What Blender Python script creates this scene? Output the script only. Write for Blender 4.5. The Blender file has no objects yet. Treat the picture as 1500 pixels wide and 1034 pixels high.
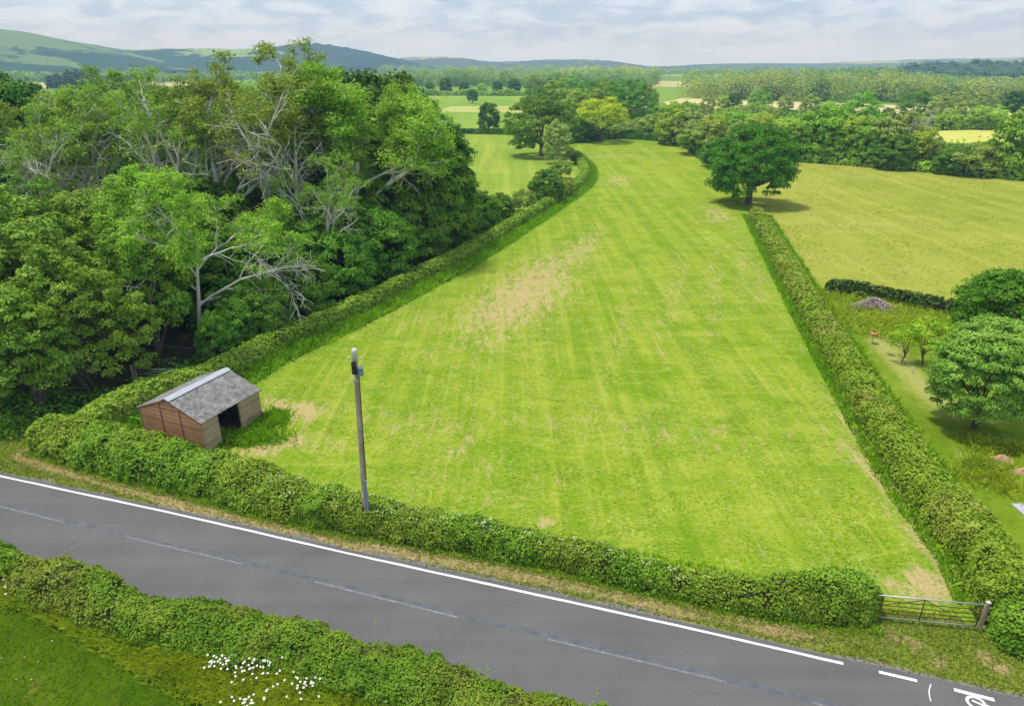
import bpy, math, random
import numpy as np
from mathutils import Vector, Matrix

PI = math.pi
R = math.radians
scene = bpy.context.scene
COL = scene.collection
CAM_H, PITCH = 22.0, R(22.88)
CP, SP = math.cos(PITCH), math.sin(PITCH)


def P(px, py, z=0.0):
    """ground point (at height z) seen at photo pixel px,py"""
    v = (py - 517) / 1000.0
    u = (px - 750) / 1000.0
    t = (CAM_H - z) / (SP + CP * v)
    return np.array([u * t, (CP - SP * v) * t, z])


def PD(px, py, Y):
    """point seen at pixel px,py at forward ground distance Y"""
    v = (py - 517) / 1000.0
    u = (px - 750) / 1000.0
    t = Y / (CP - SP * v)
    return np.array([u * t, Y, CAM_H - (SP + CP * v) * t])


def HT(px, pb, pt):
    return PD(px, pt, P(px, pb)[1])[2]


# ------------------------------------------------------------------ noise
def _hash(ix, iy, iz, seed):
    h = (ix.astype(np.int64) * 374761393 + iy.astype(np.int64) * 668265263 + iz.astype(np.int64) * 2147483647 + seed * 974634777)
    h = (h ^ (h >> 13)) * 1274126177
    h = h ^ (h >> 16)
    return (h & 0xFFFFFF) / float(0xFFFFFF)


def vnoise(p, scale=1.0, seed=0, octaves=3):
    """value noise 0..1 for points (N,2|3)"""
    p = np.asarray(p, float) * scale
    if p.shape[1] == 2:
        p = np.c_[p, np.zeros(len(p))]
    tot = np.zeros(len(p)); amp = 1.0; s = 0.0
    for o in range(octaves):
        f = np.floor(p); w = p - f; w = w * w * (3 - 2 * w)
        r = 0
        for dx in (0, 1):
            for dy in (0, 1):
                for dz in (0, 1):
                    ww = (w[:, 0] if dx else 1 - w[:, 0]) * (w[:, 1] if dy else 1 - w[:, 1]) * (w[:, 2] if dz else 1 - w[:, 2])
                    r = r + ww * _hash(f[:, 0] + dx, f[:, 1] + dy, f[:, 2] + dz, seed + o)
        tot += amp * r; s += amp; amp *= 0.5; p = p * 2.03 + 7.1
    return tot / s


def unit(a):
    return a / np.maximum(np.linalg.norm(a, axis=-1, keepdims=True), 1e-9)


# ------------------------------------------------------------------ mesh building
def mesh_np(name, verts, faces, mats, attrs=None, mat_idx=None, smooth=False):
    verts = np.asarray(verts, np.float32); faces = np.asarray(faces, np.int32)
    k = faces.shape[1]
    me = bpy.data.meshes.new(name)
    me.vertices.add(len(verts)); me.vertices.foreach_set('co', verts.ravel())
    me.loops.add(faces.size); me.loops.foreach_set('vertex_index', faces.ravel())
    me.polygons.add(len(faces))
    me.polygons.foreach_set('loop_start', np.arange(0, faces.size, k, dtype=np.int32))
    me.polygons.foreach_set('loop_total', np.full(len(faces), k, np.int32))
    if mat_idx is not None:
        me.polygons.foreach_set('material_index', np.asarray(mat_idx, np.int32))
    if smooth:
        me.polygons.foreach_set('use_smooth', np.ones(len(faces), bool))
    for m in (mats if isinstance(mats, (list, tuple)) else [mats]):
        me.materials.append(m)
    for n, (dom, vals) in (attrs or {}).items():
        a = me.attributes.new(n, 'FLOAT', dom)
        a.data.foreach_set('value', np.asarray(vals, np.float32))
    me.update(); me.validate()
    return me


def link(name, me, parent=None):
    o = bpy.data.objects.new(name, me)
    COL.objects.link(o)
    if parent is not None:
        o.parent = parent
    return o


def tag(o, label=None, cat=None, group=None, kind=None):
    if label: o['label'] = label
    if cat: o['category'] = cat
    if group: o['group'] = group
    if kind: o['kind'] = kind
    return o


def empty(name, loc, rz=0.0, scale=None, **k):
    o = bpy.data.objects.new(name, None)
    o.empty_display_size = 0.3
    COL.objects.link(o)
    o.location = Vector([float(x) for x in loc]); o.rotation_euler = (0, 0, rz)
    if scale is not None: o.scale = scale
    return tag(o, **k)


def copy_tree(o, parent=None):
    c = o.copy(); COL.objects.link(c)
    if parent is not None: c.parent = parent
    for ch in list(o.children):
        copy_tree(ch, c)
    return c


class MB:
    """collects boxes, tubes and prisms into one mesh"""
    def __init__(self):
        self.v = []; self.f = []

    def add(self, verts, faces):
        b = len(self.v)
        self.v += [tuple(map(float, p)) for p in verts]
        self.f += [tuple(b + i for i in q) for q in faces]

    def box(self, c, size, M=None):
        c = Vector(c); sx, sy, sz = [q / 2 for q in size]
        vs = [Vector((x * sx, y * sy, z * sz)) for x in (-1, 1) for y in (-1, 1) for z in (-1, 1)]
        if M is not None: vs = [M @ p for p in vs]
        self.add([c + p for p in vs], [(0, 1, 3, 2), (4, 6, 7, 5), (0, 4, 5, 1), (2, 3, 7, 6), (0, 2, 6, 4), (1, 5, 7, 3)])

    def beam(self, a, b, w, h, up=(0, 0, 1)):
        a = Vector(a); b = Vector(b); d = (b - a).normalized()
        s = d.cross(Vector(up))
        if s.length < 1e-4: s = d.cross(Vector((1, 0, 0)))
        s.normalize(); u = s.cross(d)
        vs = []
        for p in (a, b):
            for i, j in ((-1, -1), (1, -1), (1, 1), (-1, 1)):
                vs.append(p + s * (i * w / 2) + u * (j * h / 2))
        self.add(vs, [(0, 3, 2, 1), (4, 5, 6, 7), (0, 1, 5, 4), (1, 2, 6, 5), (2, 3, 7, 6), (3, 0, 4, 7)])

    def tube(self, pts, rad, n=8, cap=True):
        pts = [Vector(p) for p in pts]
        if not hasattr(rad, '__len__'): rad = [rad] * len(pts)
        b = len(self.v); ref = Vector((0.13, 0.97, 0.21))
        for i, p in enumerate(pts):
            d = (pts[min(i + 1, len(pts) - 1)] - pts[max(i - 1, 0)]).normalized()
            s = d.cross(ref)
            if s.length < 0.05: s = d.cross(Vector((1, 0, 0)))
            s.normalize(); u = s.cross(d)
            for k in range(n):
                a = 2 * PI * k / n
                self.v.append(tuple(p + (s * math.cos(a) + u * math.sin(a)) * rad[i]))
        for i in range(len(pts) - 1):
            for k in range(n):
                k2 = (k + 1) % n
                self.f.append((b + i * n + k, b + i * n + k2, b + (i + 1) * n + k2, b + (i + 1) * n + k))
        if cap:
            self.f.append(tuple(b + k for k in range(n))[::-1])
            self.f.append(tuple(b + (len(pts) - 1) * n + k for k in range(n)))

    def mesh(self, name, mat, smooth=False):
        me = bpy.data.meshes.new(name)
        me.from_pydata(self.v, [], self.f)
        for m in (mat if isinstance(mat, (list, tuple)) else [mat]): me.materials.append(m)
        if smooth:
            for p in me.polygons: p.use_smooth = True
        me.update()
        return me

    def build(self, name, mat, parent=None, smooth=False, bevel=0):
        o = link(name, self.mesh(name, mat, smooth), parent)
        if bevel:
            m = o.modifiers.new('bevel', 'BEVEL'); m.width = bevel; m.segments = 2; m.limit_method = 'ANGLE'
        return o


# ------------------------------------------------------------------ materials
class NT:
    def __init__(self, name):
        self.m = bpy.data.materials.new(name); self.m.use_nodes = True
        self.t = self.m.node_tree; self.t.nodes.clear()
        self.out = self.t.nodes.new('ShaderNodeOutputMaterial')

    def n(self, typ, **kw):
        nd = self.t.nodes.new(typ)
        for k, v in kw.items():
            if k.startswith('i_'):
                nd.inputs[k[2:].replace('_', ' ')].default_value = v
            else: setattr(nd, k, v)
        return nd

    def l(self, a, b): self.t.links.new(a, b)

    def obj(self, scale=(1, 1, 1), rot=(0, 0, 0), loc=(0, 0, 0), space='Object'):
        tc = self.n('ShaderNodeTexCoord'); mp = self.n('ShaderNodeMapping')
        mp.inputs['Scale'].default_value = scale; mp.inputs['Rotation'].default_value = rot; mp.inputs['Location'].default_value = loc
        self.l(tc.outputs[space], mp.inputs['Vector']); return mp.outputs[0]

    def noise(self, vec, scale, detail=4, rough=0.55, dist=0.0):
        nd = self.n('ShaderNodeTexNoise'); nd.inputs['Scale'].default_value = scale; nd.inputs['Detail'].default_value = detail
        nd.inputs['Roughness'].default_value = rough; nd.inputs['Distortion'].default_value = dist
        self.l(vec, nd.inputs['Vector']); return nd.outputs[0]

    def ramp(self, fac, stops, interp='LINEAR'):
        nd = self.n('ShaderNodeValToRGB'); cr = nd.color_ramp; cr.interpolation = interp
        while len(cr.elements) < len(stops): cr.elements.new(0.5)
        for e, (p, c) in zip(cr.elements, stops):
            e.position = p; e.color = (c[0], c[1], c[2], 1) if hasattr(c, '__len__') else (c, c, c, 1)
        self.l(fac, nd.inputs[0]); return nd.outputs[0]

    def mix(self, fac, a, b, mode='MIX'):
        nd = self.n('ShaderNodeMix', data_type='RGBA', blend_type=mode)
        for i, val in ((0, fac), (6, a), (7, b)):
            sock = nd.inputs[i]
            if hasattr(val, 'links'): self.l(val, sock)
            elif hasattr(val, '__len__'): sock.default_value = (val[0], val[1], val[2], 1)
            else: sock.default_value = val if i == 0 else (val, val, val, 1)
        return nd.outputs[2]

    def math(self, op, a, b=0.0, clamp=False):
        nd = self.n('ShaderNodeMath', operation=op); nd.use_clamp = clamp
        for sock, val in ((nd.inputs[0], a), (nd.inputs[1], b)):
            if hasattr(val, 'links'): self.l(val, sock)
            else: sock.default_value = val
        return nd.outputs[0]

    def attr(self, name):
        nd = self.n('ShaderNodeAttribute'); nd.attribute_name = name; return nd.outputs['Fac']

    def bump(self, h, strength=0.3, dist=0.1):
        nd = self.n('ShaderNodeBump'); nd.inputs['Strength'].default_value = strength; nd.inputs['Distance'].default_value = dist
        self.l(h, nd.inputs['Height']); return nd.outputs[0]

    def bsdf(self, col, rough=0.7, spec=0.3, normal=None, metal=0.0):
        nd = self.n('ShaderNodeBsdfPrincipled')
        for sock, val in ((nd.inputs['Base Color'], col), (nd.inputs['Roughness'], rough), (nd.inputs['Metallic'], metal)):
            if hasattr(val, 'links'): self.l(val, sock)
            elif hasattr(val, '__len__'): sock.default_value = (val[0], val[1], val[2], 1)
            else: sock.default_value = val
        nd.inputs['Specular IOR Level'].default_value = spec
        if normal is not None: self.l(normal, nd.inputs['Normal'])
        return nd.outputs[0]

    def done(self, sh):
        self.l(sh, self.out.inputs['Surface']); return self.m


def foliage_mat(name, dark, mid, light, trans=0.25, clump=0.35, vary=0.12, spec=0.10, rough=0.55, gain=1.4, alt=None, altsc=0.3, altamt=0.75):
    """leaf material: per-leaf random value, clump noise, per-plant variation"""
    t = NT(name)
    r = t.attr('rnd')
    nz = t.noise(t.obj(), clump, 2)
    f = t.math('ADD', t.math('MULTIPLY', r, 0.62), t.math('MULTIPLY', t.math('SUBTRACT', nz, 0.22), 0.68), True)
    G_ = lambda c: tuple(min(q * gain, 0.8) for q in c)
    col = t.ramp(f, [(0.08, G_(dark)), (0.5, G_(mid)), (0.95, G_(light))])
    if alt is not None:
        an = t.noise(t.obj(), altsc, 4, 0.6, 0.5)
        col = t.mix(t.math('MULTIPLY', t.ramp(an, [(0.47, 0.0), (0.62, 1.0)]), altamt), col, t.mix(1.0, t.ramp(f, [(0.1, 0.55), (0.9, 1.35)]), G_(alt), 'MULTIPLY'))
    oi = t.n('ShaderNodeObjectInfo')
    hs = t.n('ShaderNodeHueSaturation')
    t.l(col, hs.inputs['Color'])
    t.l(t.math('ADD', t.math('MULTIPLY', oi.outputs['Random'], vary * 0.25), 0.5 - vary * 0.125), hs.inputs['Hue'])
    t.l(t.math('ADD', t.math('MULTIPLY', oi.outputs['Random'], vary * 2), 1 - vary), hs.inputs['Value'])
    c = hs.outputs[0]
    b = t.bsdf(c, rough, spec)
    tr = t.n('ShaderNodeBsdfTranslucent')
    t.l(t.mix(1.0, c, (1.1, 1.2, 0.6), 'MULTIPLY'), tr.inputs[0])
    mx = t.n('ShaderNodeMixShader'); mx.inputs[0].default_value = trans
    t.l(b, mx.inputs[1]); t.l(tr.outputs[0], mx.inputs[2])
    return t.done(mx.outputs[0])


def bark_mat(name, c1, c2, scale=3.0):
    t = NT(name)
    v = t.obj((1, 1, 0.25))
    nz = t.noise(v, scale, 5, 0.65)
    c = t.ramp(nz, [(0.3, c1), (0.7, c2)])
    return t.done(t.bsdf(c, 0.85, 0.15, t.bump(nz, 0.5, 0.05)))


def plain(name, c1, c2, scale=4.0, rough=0.6, spec=0.3, metal=0.0, stretch=(1, 1, 1), bump=0.1):
    t = NT(name)
    nz = t.noise(t.obj(stretch), scale, 5, 0.6)
    return t.done(t.bsdf(t.ramp(nz, [(0.3, c1), (0.7, c2)]), rough, spec, t.bump(nz, bump, 0.02), metal))


M = {}
M['oak'] = foliage_mat('oak_leaf', (0.022, 0.088, 0.003), (0.068, 0.185, 0.008), (0.145, 0.29, 0.02), 0.22, 0.5, 0.06)
M['oakdark'] = foliage_mat('dark_oak_leaf', (0.018, 0.058, 0.004), (0.05, 0.125, 0.009), (0.095, 0.195, 0.018), 0.2, 0.4)
M['oakyellow'] = foliage_mat('yellow_oak_leaf', (0.13, 0.21, 0.008), (0.36, 0.46, 0.016), (0.56, 0.60, 0.04), 0.25, 0.35, 0.05)
M['ash'] = foliage_mat('ash_leaf', (0.085, 0.155, 0.014), (0.18, 0.28, 0.025), (0.30, 0.40, 0.04), 0.3, 0.3, 0.15)
M['ashbright'] = foliage_mat('bright_ash_leaf', (0.10, 0.19, 0.014), (0.22, 0.36, 0.028), (0.37, 0.50, 0.055), 0.3, 0.4, 0.05)
M['maple'] = foliage_mat('maple_leaf', (0.045, 0.10, 0.005), (0.14, 0.25, 0.016), (0.29, 0.42, 0.07), 0.2, 0.45, 0.08)
M['hazel'] = foliage_mat('hazel_leaf', (0.035, 0.10, 0.006), (0.09, 0.20, 0.013), (0.175, 0.30, 0.03), 0.22, 0.45, 0.08)
M['fruit'] = foliage_mat('fruit_leaf', (0.06, 0.15, 0.010), (0.18, 0.325, 0.038), (0.36, 0.49, 0.11), 0.2, 0.9, 0.03)
M['olive'] = foliage_mat('willow_leaf', (0.12, 0.17, 0.025), (0.22, 0.30, 0.045), (0.33, 0.41, 0.08), 0.25, 0.25, 0.08)
M['pine'] = foliage_mat('pine_needle', (0.012, 0.04, 0.014), (0.025, 0.075, 0.022), (0.045, 0.11, 0.03), 0.1, 0.3, 0.1)
M['hedgeroad'] = foliage_mat('hawthorn_leaf', (0.05, 0.12, 0.008), (0.145, 0.265, 0.018), (0.29, 0.41, 0.045), 0.22, 1.2, 0.0, alt=(0.22, 0.29, 0.03), altsc=0.22)
M['hedgenear'] = foliage_mat('bramble_leaf', (0.04, 0.10, 0.006), (0.12, 0.22, 0.014), (0.25, 0.35, 0.035), 0.22, 1.2, 0.0, alt=(0.20, 0.225, 0.028), altsc=0.28)
M['hedgeright'] = foliage_mat('clipped_thorn_leaf', (0.065, 0.125, 0.006), (0.18, 0.275, 0.018), (0.34, 0.42, 0.06), 0.2, 1.2, 0.0, alt=(0.25, 0.275, 0.04), altsc=0.2)
M['hedgeleft'] = foliage_mat('clipped_hawthorn_leaf', (0.095, 0.17, 0.014), (0.20, 0.31, 0.03), (0.33, 0.42, 0.055), 0.2, 0.35, 0.0)
M['hedgecross'] = foliage_mat('dark_thorn_leaf', (0.03, 0.065, 0.01), (0.075, 0.135, 0.02), (0.16, 0.24, 0.035), 0.18, 0.5, 0.0)
M['nettle'] = foliage_mat('nettle_leaf', (0.03, 0.10, 0.006), (0.085, 0.21, 0.012), (0.16, 0.32, 0.02), 0.25, 0.4, 0.0)
M['sapling'] = foliage_mat('sapling_leaf', (0.13, 0.24, 0.012), (0.25, 0.40, 0.02), (0.38, 0.50, 0.03), 0.3, 0.6, 0.0)
M['grass'] = foliage_mat('grass_blade', (0.10, 0.22, 0.006), (0.22, 0.40, 0.012), (0.38, 0.52, 0.03), 0.3, 0.25, 0.0)
M['turf'] = foliage_mat('turf_blade', (0.20, 0.33, 0.008), (0.31, 0.42, 0.02), (0.46, 0.51, 0.08), 0.45, 0.25, 0.0, 0.0, 0.9, 1.2)
M['lushgrass'] = foliage_mat('lush_grass_blade', (0.075, 0.18, 0.005), (0.17, 0.325, 0.008), (0.28, 0.44, 0.018), 0.3, 0.25, 0.0)
M['meadowgrass'] = foliage_mat('meadow_grass_blade', (0.17, 0.25, 0.02), (0.30, 0.36, 0.04), (0.42, 0.43, 0.09), 0.3, 0.06, 0.0, gain=1.15)
M['drygrass'] = foliage_mat('dry_grass_blade', (0.20, 0.19, 0.05), (0.36, 0.28, 0.12), (0.52, 0.42, 0.22), 0.25, 0.9, 0.0, gain=1.15)
M['vergegrass'] = foliage_mat('verge_grass_blade', (0.09, 0.15, 0.012), (0.18, 0.24, 0.025), (0.31, 0.30, 0.07), 0.3, 0.4, 0.0)
M['lawngrass'] = foliage_mat('lawn_grass_blade', (0.045, 0.095, 0.003), (0.085, 0.155, 0.005), (0.15, 0.21, 0.012), 0.3, 0.4, 0.0, gain=1.1)
M['longgrass'] = foliage_mat('long_grass_blade', (0.15, 0.22, 0.010), (0.29, 0.36, 0.022), (0.42, 0.46, 0.05), 0.35, 0.45, 0.0)
M['bark'] = bark_mat('brown_bark', (0.07, 0.055, 0.04), (0.17, 0.14, 0.10))
M['palebark'] = bark_mat('pale_ash_bark', (0.46, 0.44, 0.37), (0.78, 0.75, 0.67))
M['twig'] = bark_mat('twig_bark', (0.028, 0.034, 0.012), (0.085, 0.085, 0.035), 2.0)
M['greybrush'] = foliage_mat('dead_twig', (0.16, 0.12, 0.10), (0.32, 0.26, 0.23), (0.48, 0.42, 0.38), 0.0, 0.8, 0.0)
M['blossom'] = foliage_mat('white_blossom', (0.45, 0.50, 0.22), (0.62, 0.64, 0.38), (0.75, 0.75, 0.58), 0.2, 0.8, 0.0, gain=1.0)
M['petal'] = plain('daisy_petal', (0.78, 0.78, 0.76), (0.88, 0.88, 0.86), 8)
M['straw'] = foliage_mat('cut_straw', (0.38, 0.31, 0.12), (0.51, 0.42, 0.20), (0.64, 0.55, 0.32), 0.25, 0.5, 0.0, 0.1, 0.8, 1.15)


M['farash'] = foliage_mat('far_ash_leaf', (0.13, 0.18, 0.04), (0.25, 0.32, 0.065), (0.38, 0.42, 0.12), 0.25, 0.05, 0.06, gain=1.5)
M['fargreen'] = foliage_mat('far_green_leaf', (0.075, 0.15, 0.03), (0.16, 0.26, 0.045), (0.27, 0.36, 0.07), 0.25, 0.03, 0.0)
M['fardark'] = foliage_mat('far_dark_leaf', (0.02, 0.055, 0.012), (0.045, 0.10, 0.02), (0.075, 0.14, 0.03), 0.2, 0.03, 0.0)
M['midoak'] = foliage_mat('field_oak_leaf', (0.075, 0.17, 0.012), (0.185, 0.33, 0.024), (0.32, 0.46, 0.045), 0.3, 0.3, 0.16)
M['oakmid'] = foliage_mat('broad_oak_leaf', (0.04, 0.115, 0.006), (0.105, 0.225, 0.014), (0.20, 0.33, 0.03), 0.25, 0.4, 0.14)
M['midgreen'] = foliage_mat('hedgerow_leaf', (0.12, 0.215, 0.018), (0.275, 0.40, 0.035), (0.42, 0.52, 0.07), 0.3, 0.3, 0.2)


# ------------------------------------------------------------------ leaves and blades
def leaf_quads(c, nrm, size, rng, aspect=0.7, fold=0.12):
    n = len(c)
    nrm = unit(nrm)
    t = unit(np.cross(nrm, rng.normal(size=(n, 3))))
    b = np.cross(nrm, t)
    s = np.asarray(size).reshape(-1, 1) * np.ones((n, 1)) * 0.5
    v = np.empty((n, 4, 3))
    v[:, 0] = c - t * s
    v[:, 1] = c + b * s * aspect + nrm * s * fold
    v[:, 2] = c + t * s
    v[:, 3] = c - b * s * aspect + nrm * s * fold
    return v.reshape(-1, 3), np.arange(n * 4).reshape(n, 4)


def leaf_mesh(name, c, nrm, size, rnd, mat, rng, aspect=0.7):
    v, f = leaf_quads(c, nrm, size, rng, aspect)
    return mesh_np(name, v, f, mat, {'rnd': ('FACE', rnd)})


def blades_mesh(name, pos, h, w, mat, rng, rnd=None, lean=0.35):
    """grass blades: bent quads, each of a base pair, a mid pair and a tip"""
    n = len(pos)
    a = rng.uniform(0, 2 * PI, n)
    side = np.c_[np.cos(a), np.sin(a), np.zeros(n)]
    ld = rng.normal(0, lean, (n, 2))
    h = np.asarray(h).reshape(-1, 1); w = np.asarray(w).reshape(-1, 1)
    up = np.c_[ld, np.ones(n)]
    v = np.empty((n, 4, 3))
    v[:, 0] = pos - side * w * 0.5
    v[:, 1] = pos + side * w * 0.5
    v[:, 2] = pos + up * h * 0.55 * np.array([[1, 1, 1.1]]) + side * w * 0.35
    v[:, 3] = pos + up * h * np.array([[1.5, 1.5, 1.0]])
    f = np.arange(n * 4).reshape(n, 4)
    if rnd is None: rnd = rng.uniform(0, 1, n)
    return mesh_np(name, v.reshape(-1, 3), f, mat, {'rnd': ('FACE', rnd)})


def blob_dirs(rng, n):
    return unit(rng.normal(size=(n, 3)))


def crown_points(rng, cen, rad, n_clump, per, clump_r, leaf, lobes=7, lob=0.28, low=-0.55, shell=0.55, upb=0.35):
    """leaf clumps through an uneven crown volume; returns centres, normals, sizes, rnd"""
    d = blob_dirs(rng, n_clump * 3)
    d = d[d[:, 2] > low][:n_clump]
    ld = blob_dirs(rng, lobes); la = rng.uniform(-0.6, 1.0, lobes)
    k = np.clip(d @ ld.T, 0, 1) ** 3 @ la
    rr = (1 + lob * k) * (shell + (1 - shell) * rng.uniform(0, 1, len(d)) ** 0.5)
    q_ = np.linalg.norm(d[:, :2], axis=1)
    hz_ = np.where(d[:, 2] < 0, (1 - np.abs(d[:, 2]) ** 3) ** 0.4, q_) / np.maximum(q_, 0.05)
    cc = np.c_[d[:, 0] * hz_, d[:, 1] * hz_, d[:, 2]] * rr[:, None] * rad
    n = len(d)
    cr = clump_r * rng.uniform(0.65, 1.3, n)
    off = rng.normal(size=(n, per, 3)); off = off / np.linalg.norm(off, axis=2, keepdims=True)
    off[:, :, 2] = np.where(off[:, :, 2] < -0.35, -off[:, :, 2] * 0.6, off[:, :, 2])
    ro = rng.uniform(0.55, 1.05, (n, per, 1))
    p = cc[:, None, :] + off * ro * cr[:, None, None] * np.array([1.15, 1.15, 0.8])
    outw = unit(cc)[:, None, :]
    nr = off * 0.9 + outw * 0.35 + np.array([0, 0, upb]) + rng.normal(0, 0.38, (n, per, 3))
    crn = rng.uniform(0, 1, n)
    rnd = np.clip(0.55 * crn[:, None] + 0.45 * rng.uniform(0, 1, (n, per)), 0, 1)
    sz = leaf * rng.uniform(0.7, 1.35, (n, per))
    return (p + np.array(cen)).reshape(-1, 3), nr.reshape(-1, 3), sz.ravel(), rnd.ravel(), cc + np.array(cen)


def tubes_mesh(name, branches, mat):
    """branches: list of (pts, radii, n)"""
    mb = MB()
    for pts, rad, n in branches: mb.tube(pts, rad, n, cap=False)
    return mb.mesh(name, mat, True)


def limb(rng, a, b, ra, rb, n=5, sag=0.12, wob=0.05):
    a = np.array(a, float); b = np.array(b, float); L = np.linalg.norm(b - a)
    mid = (a + b) / 2 + np.array([0, 0, sag * L]) + rng.normal(0, wob * L, 3)
    ts = np.linspace(0, 1, n + 1)
    pts = [(1 - t) ** 2 * a + 2 * t * (1 - t) * mid + t * t * b for t in ts]
    return pts, list(ra + (rb - ra) * ts)


def make_broadleaf(name, seed, height, width, trunk_h, mat, barkm, n_clump=170, per=110, clump_r=0.75, leaf=0.28,
                   low=-0.55, lob=0.28, trunk_r=None, shell=0.55, flat=1.0, lobes=7, stems=1):
    """a tree proto: Empty > trunk, crown"""
    rng = np.random.default_rng(seed)
    rz = (height - trunk_h) / 2 * 1.02
    cen = np.array([0, 0, trunk_h + rz * 0.98])
    rad = np.array([width / 2 * 0.88, width / 2 * 0.88 * rng.uniform(0.9, 1.05), rz * flat * (0.9 if low > -0.8 else 0.97)])
    c, nr, sz, rnd, cl = crown_points(rng, cen, rad, n_clump, per, clump_r, leaf, lobes, lob, low, shell)
    keep = c[:, 2] > 0.1
    root = empty(name, (0, 0, 0))
    tr = trunk_r or height * 0.032
    br = []
    fork = np.array([rng.normal(0, 0.15), rng.normal(0, 0.15), max(trunk_h * 1.1, height * 0.22)])
    for s in range(stems):
        base = np.array([0, 0, -0.15]) + (np.array([rng.normal(0, 0.5), rng.normal(0, 0.5), 0]) if stems > 1 else 0)
        f2 = fork + (rng.normal(0, 0.8, 3) if stems > 1 else 0)
        pts, rd = limb(rng, base, f2, tr * 1.25, tr * 0.85, 5, 0, 0.02)
        rd[0] *= 1.35
        br.append((pts, rd, 10))
        for j in range(9 // stems + 1):
            tgt = cl[rng.integers(len(cl))] * np.array([0.85, 0.85, 1])
            if tgt[2] < fork[2]: tgt[2] = fork[2] + 0.5
            br.append((*limb(rng, f2 - np.array([0, 0, 0.1 * j * 0.3]), tgt, tr * 0.5, tr * 0.08, 5, 0.1, 0.07), 6))
            for q in range(2):
                t2 = cl[rng.integers(len(cl))]
                if np.linalg.norm(t2 - tgt) < width * 0.4:
                    br.append((*limb(rng, (f2 + tgt) / 2 + np.array([0, 0, 0.1]), t2, tr * 0.2, tr * 0.05, 4, 0.06, 0.08), 5))
    link('trunk', tubes_mesh('trunk', br, barkm), root)
    link('crown', leaf_mesh('crown', c[keep], nr[keep], sz[keep], rnd[keep], mat, rng), root)
    root['_h'] = height
    return root


def grow(rng, p, d, L, r, lvl, S, out, tips):
    n = S['seg'][lvl]
    pts = [p.copy()]; rad = [r]; dirs = [d]
    for i in range(n):
        d = unit(d + rng.normal(0, S['wander'][lvl], 3) + np.array([0, 0, S['trop'][lvl]]))
        p = p + d * (L / n)
        pts.append(p.copy()); rad.append(max(r * (1 - (1 - S['taper'][lvl]) * (i + 1) / n), 0.008)); dirs.append(d)
    out.append((pts, rad, S['sides'][lvl], lvl))
    if lvl < S['max']:
        k = S['n'][lvl]
        for j in range(k):
            t = S['start'][lvl] + (1 - S['start'][lvl]) * (j + rng.uniform(0, 1)) / k
            x = t * n; i = min(int(x), n - 1); w = x - i
            pp = pts[i] * (1 - w) + pts[i + 1] * w
            bd = dirs[i + 1]
            s = unit(np.cross(bd, rng.normal(size=3)))
            a = S['ang'][lvl] * rng.uniform(0.7, 1.3)
            nd = unit(bd * math.cos(a) + s * math.sin(a))
            grow(rng, pp, nd, L * S['lr'][lvl] * (1.2 - 0.5 * t) * rng.uniform(0.8, 1.2), max((rad[i] * (1 - w) + rad[i + 1] * w) * S['rr'][lvl], 0.012), lvl + 1, S, out, tips)
    if lvl >= S['max'] - 1:
        tips.append((pts[-1], d, lvl)); tips.append((pts[len(pts) // 2], d, lvl))


def make_ash(name, seed, height, mat, barkm, live=0.5, spread=1.0, leafn=30, puff=0.55, leaf=0.24, top_bias=0.0, lean=(0, 0), trunk=0.32, droop=0.0, nb=(6, 5, 4, 4), r0=0.3, thick=1.6):
    """open, pale-limbed ash: Empty > trunk (with all its limbs), crown (leaf tufts on the living twigs)"""
    rng = np.random.default_rng(seed)
    S = dict(max=4, seg=[6, 6, 5, 4, 3], wander=[0.05, 0.13, 0.17, 0.2, 0.22], trop=[0.03, 0.10 - droop, 0.08 - droop, 0.0 - droop, -0.05 - droop],
             taper=[0.55, 0.4, 0.35, 0.3, 0.3], sides=[9, 7, 6, 5, 4], n=nb, start=[0.36, 0.3, 0.25, 0.2], ang=[0.62 * spread, 0.6, 0.7, 0.75],
             lr=[0.84, 0.56, 0.54, 0.55], rr=[0.62, 0.62, 0.6, 0.6])
    out = []; tips = []
    grow(rng, np.array([0, 0, -0.2]), unit(np.array([lean[0], lean[1], 1.0])), height * 0.52, r0, 0, S, out, tips)
    zmax = max(t[0][2] for t in tips)
    k = height / zmax
    br = [([p * k for p in pts], [max(q * k, 0.012) * (thick if lvl >= 2 else 1.1) for q in rad], n) for pts, rad, n, lvl in out]
    root = empty(name, (0, 0, 0))
    link('trunk', tubes_mesh('trunk', br, barkm), root)
    T = np.array([t[0] for t in tips]) * k
    z = T[:, 2] / height
    pr = np.clip(live + top_bias * (z - 0.62) * 2.2, 0.0, 1.0)
    # dieback runs in whole boughs
    pr = pr * (0.35 + 1.3 * (vnoise(T, 0.32, seed, 2) > 0.5 - 0.25 * live))
    T = T[rng.uniform(0, 1, len(T)) < pr]
    n = len(T); per = leafn
    off = rng.normal(size=(n, per, 3)); off = off / np.linalg.norm(off, axis=2, keepdims=True)
    p = T[:, None, :] + off * rng.uniform(0.2, 1.05, (n, per, 1)) * puff * np.array([1.2, 1.2, 0.65])
    nr = off * 0.6 + np.array([0, 0, 0.6]) + rng.normal(0, 0.4, (n, per, 3))
    rnd = 0.5 * rng.uniform(0, 1, n)[:, None] + 0.5 * rng.uniform(0, 1, (n, per))
    sz = leaf * rng.uniform(0.7, 1.3, (n, per))
    link('crown', leaf_mesh('crown', p.reshape(-1, 3), nr.reshape(-1, 3), sz.ravel(), rnd.ravel(), mat, rng, 0.55), root)
    root['_h'] = height
    return root


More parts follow.
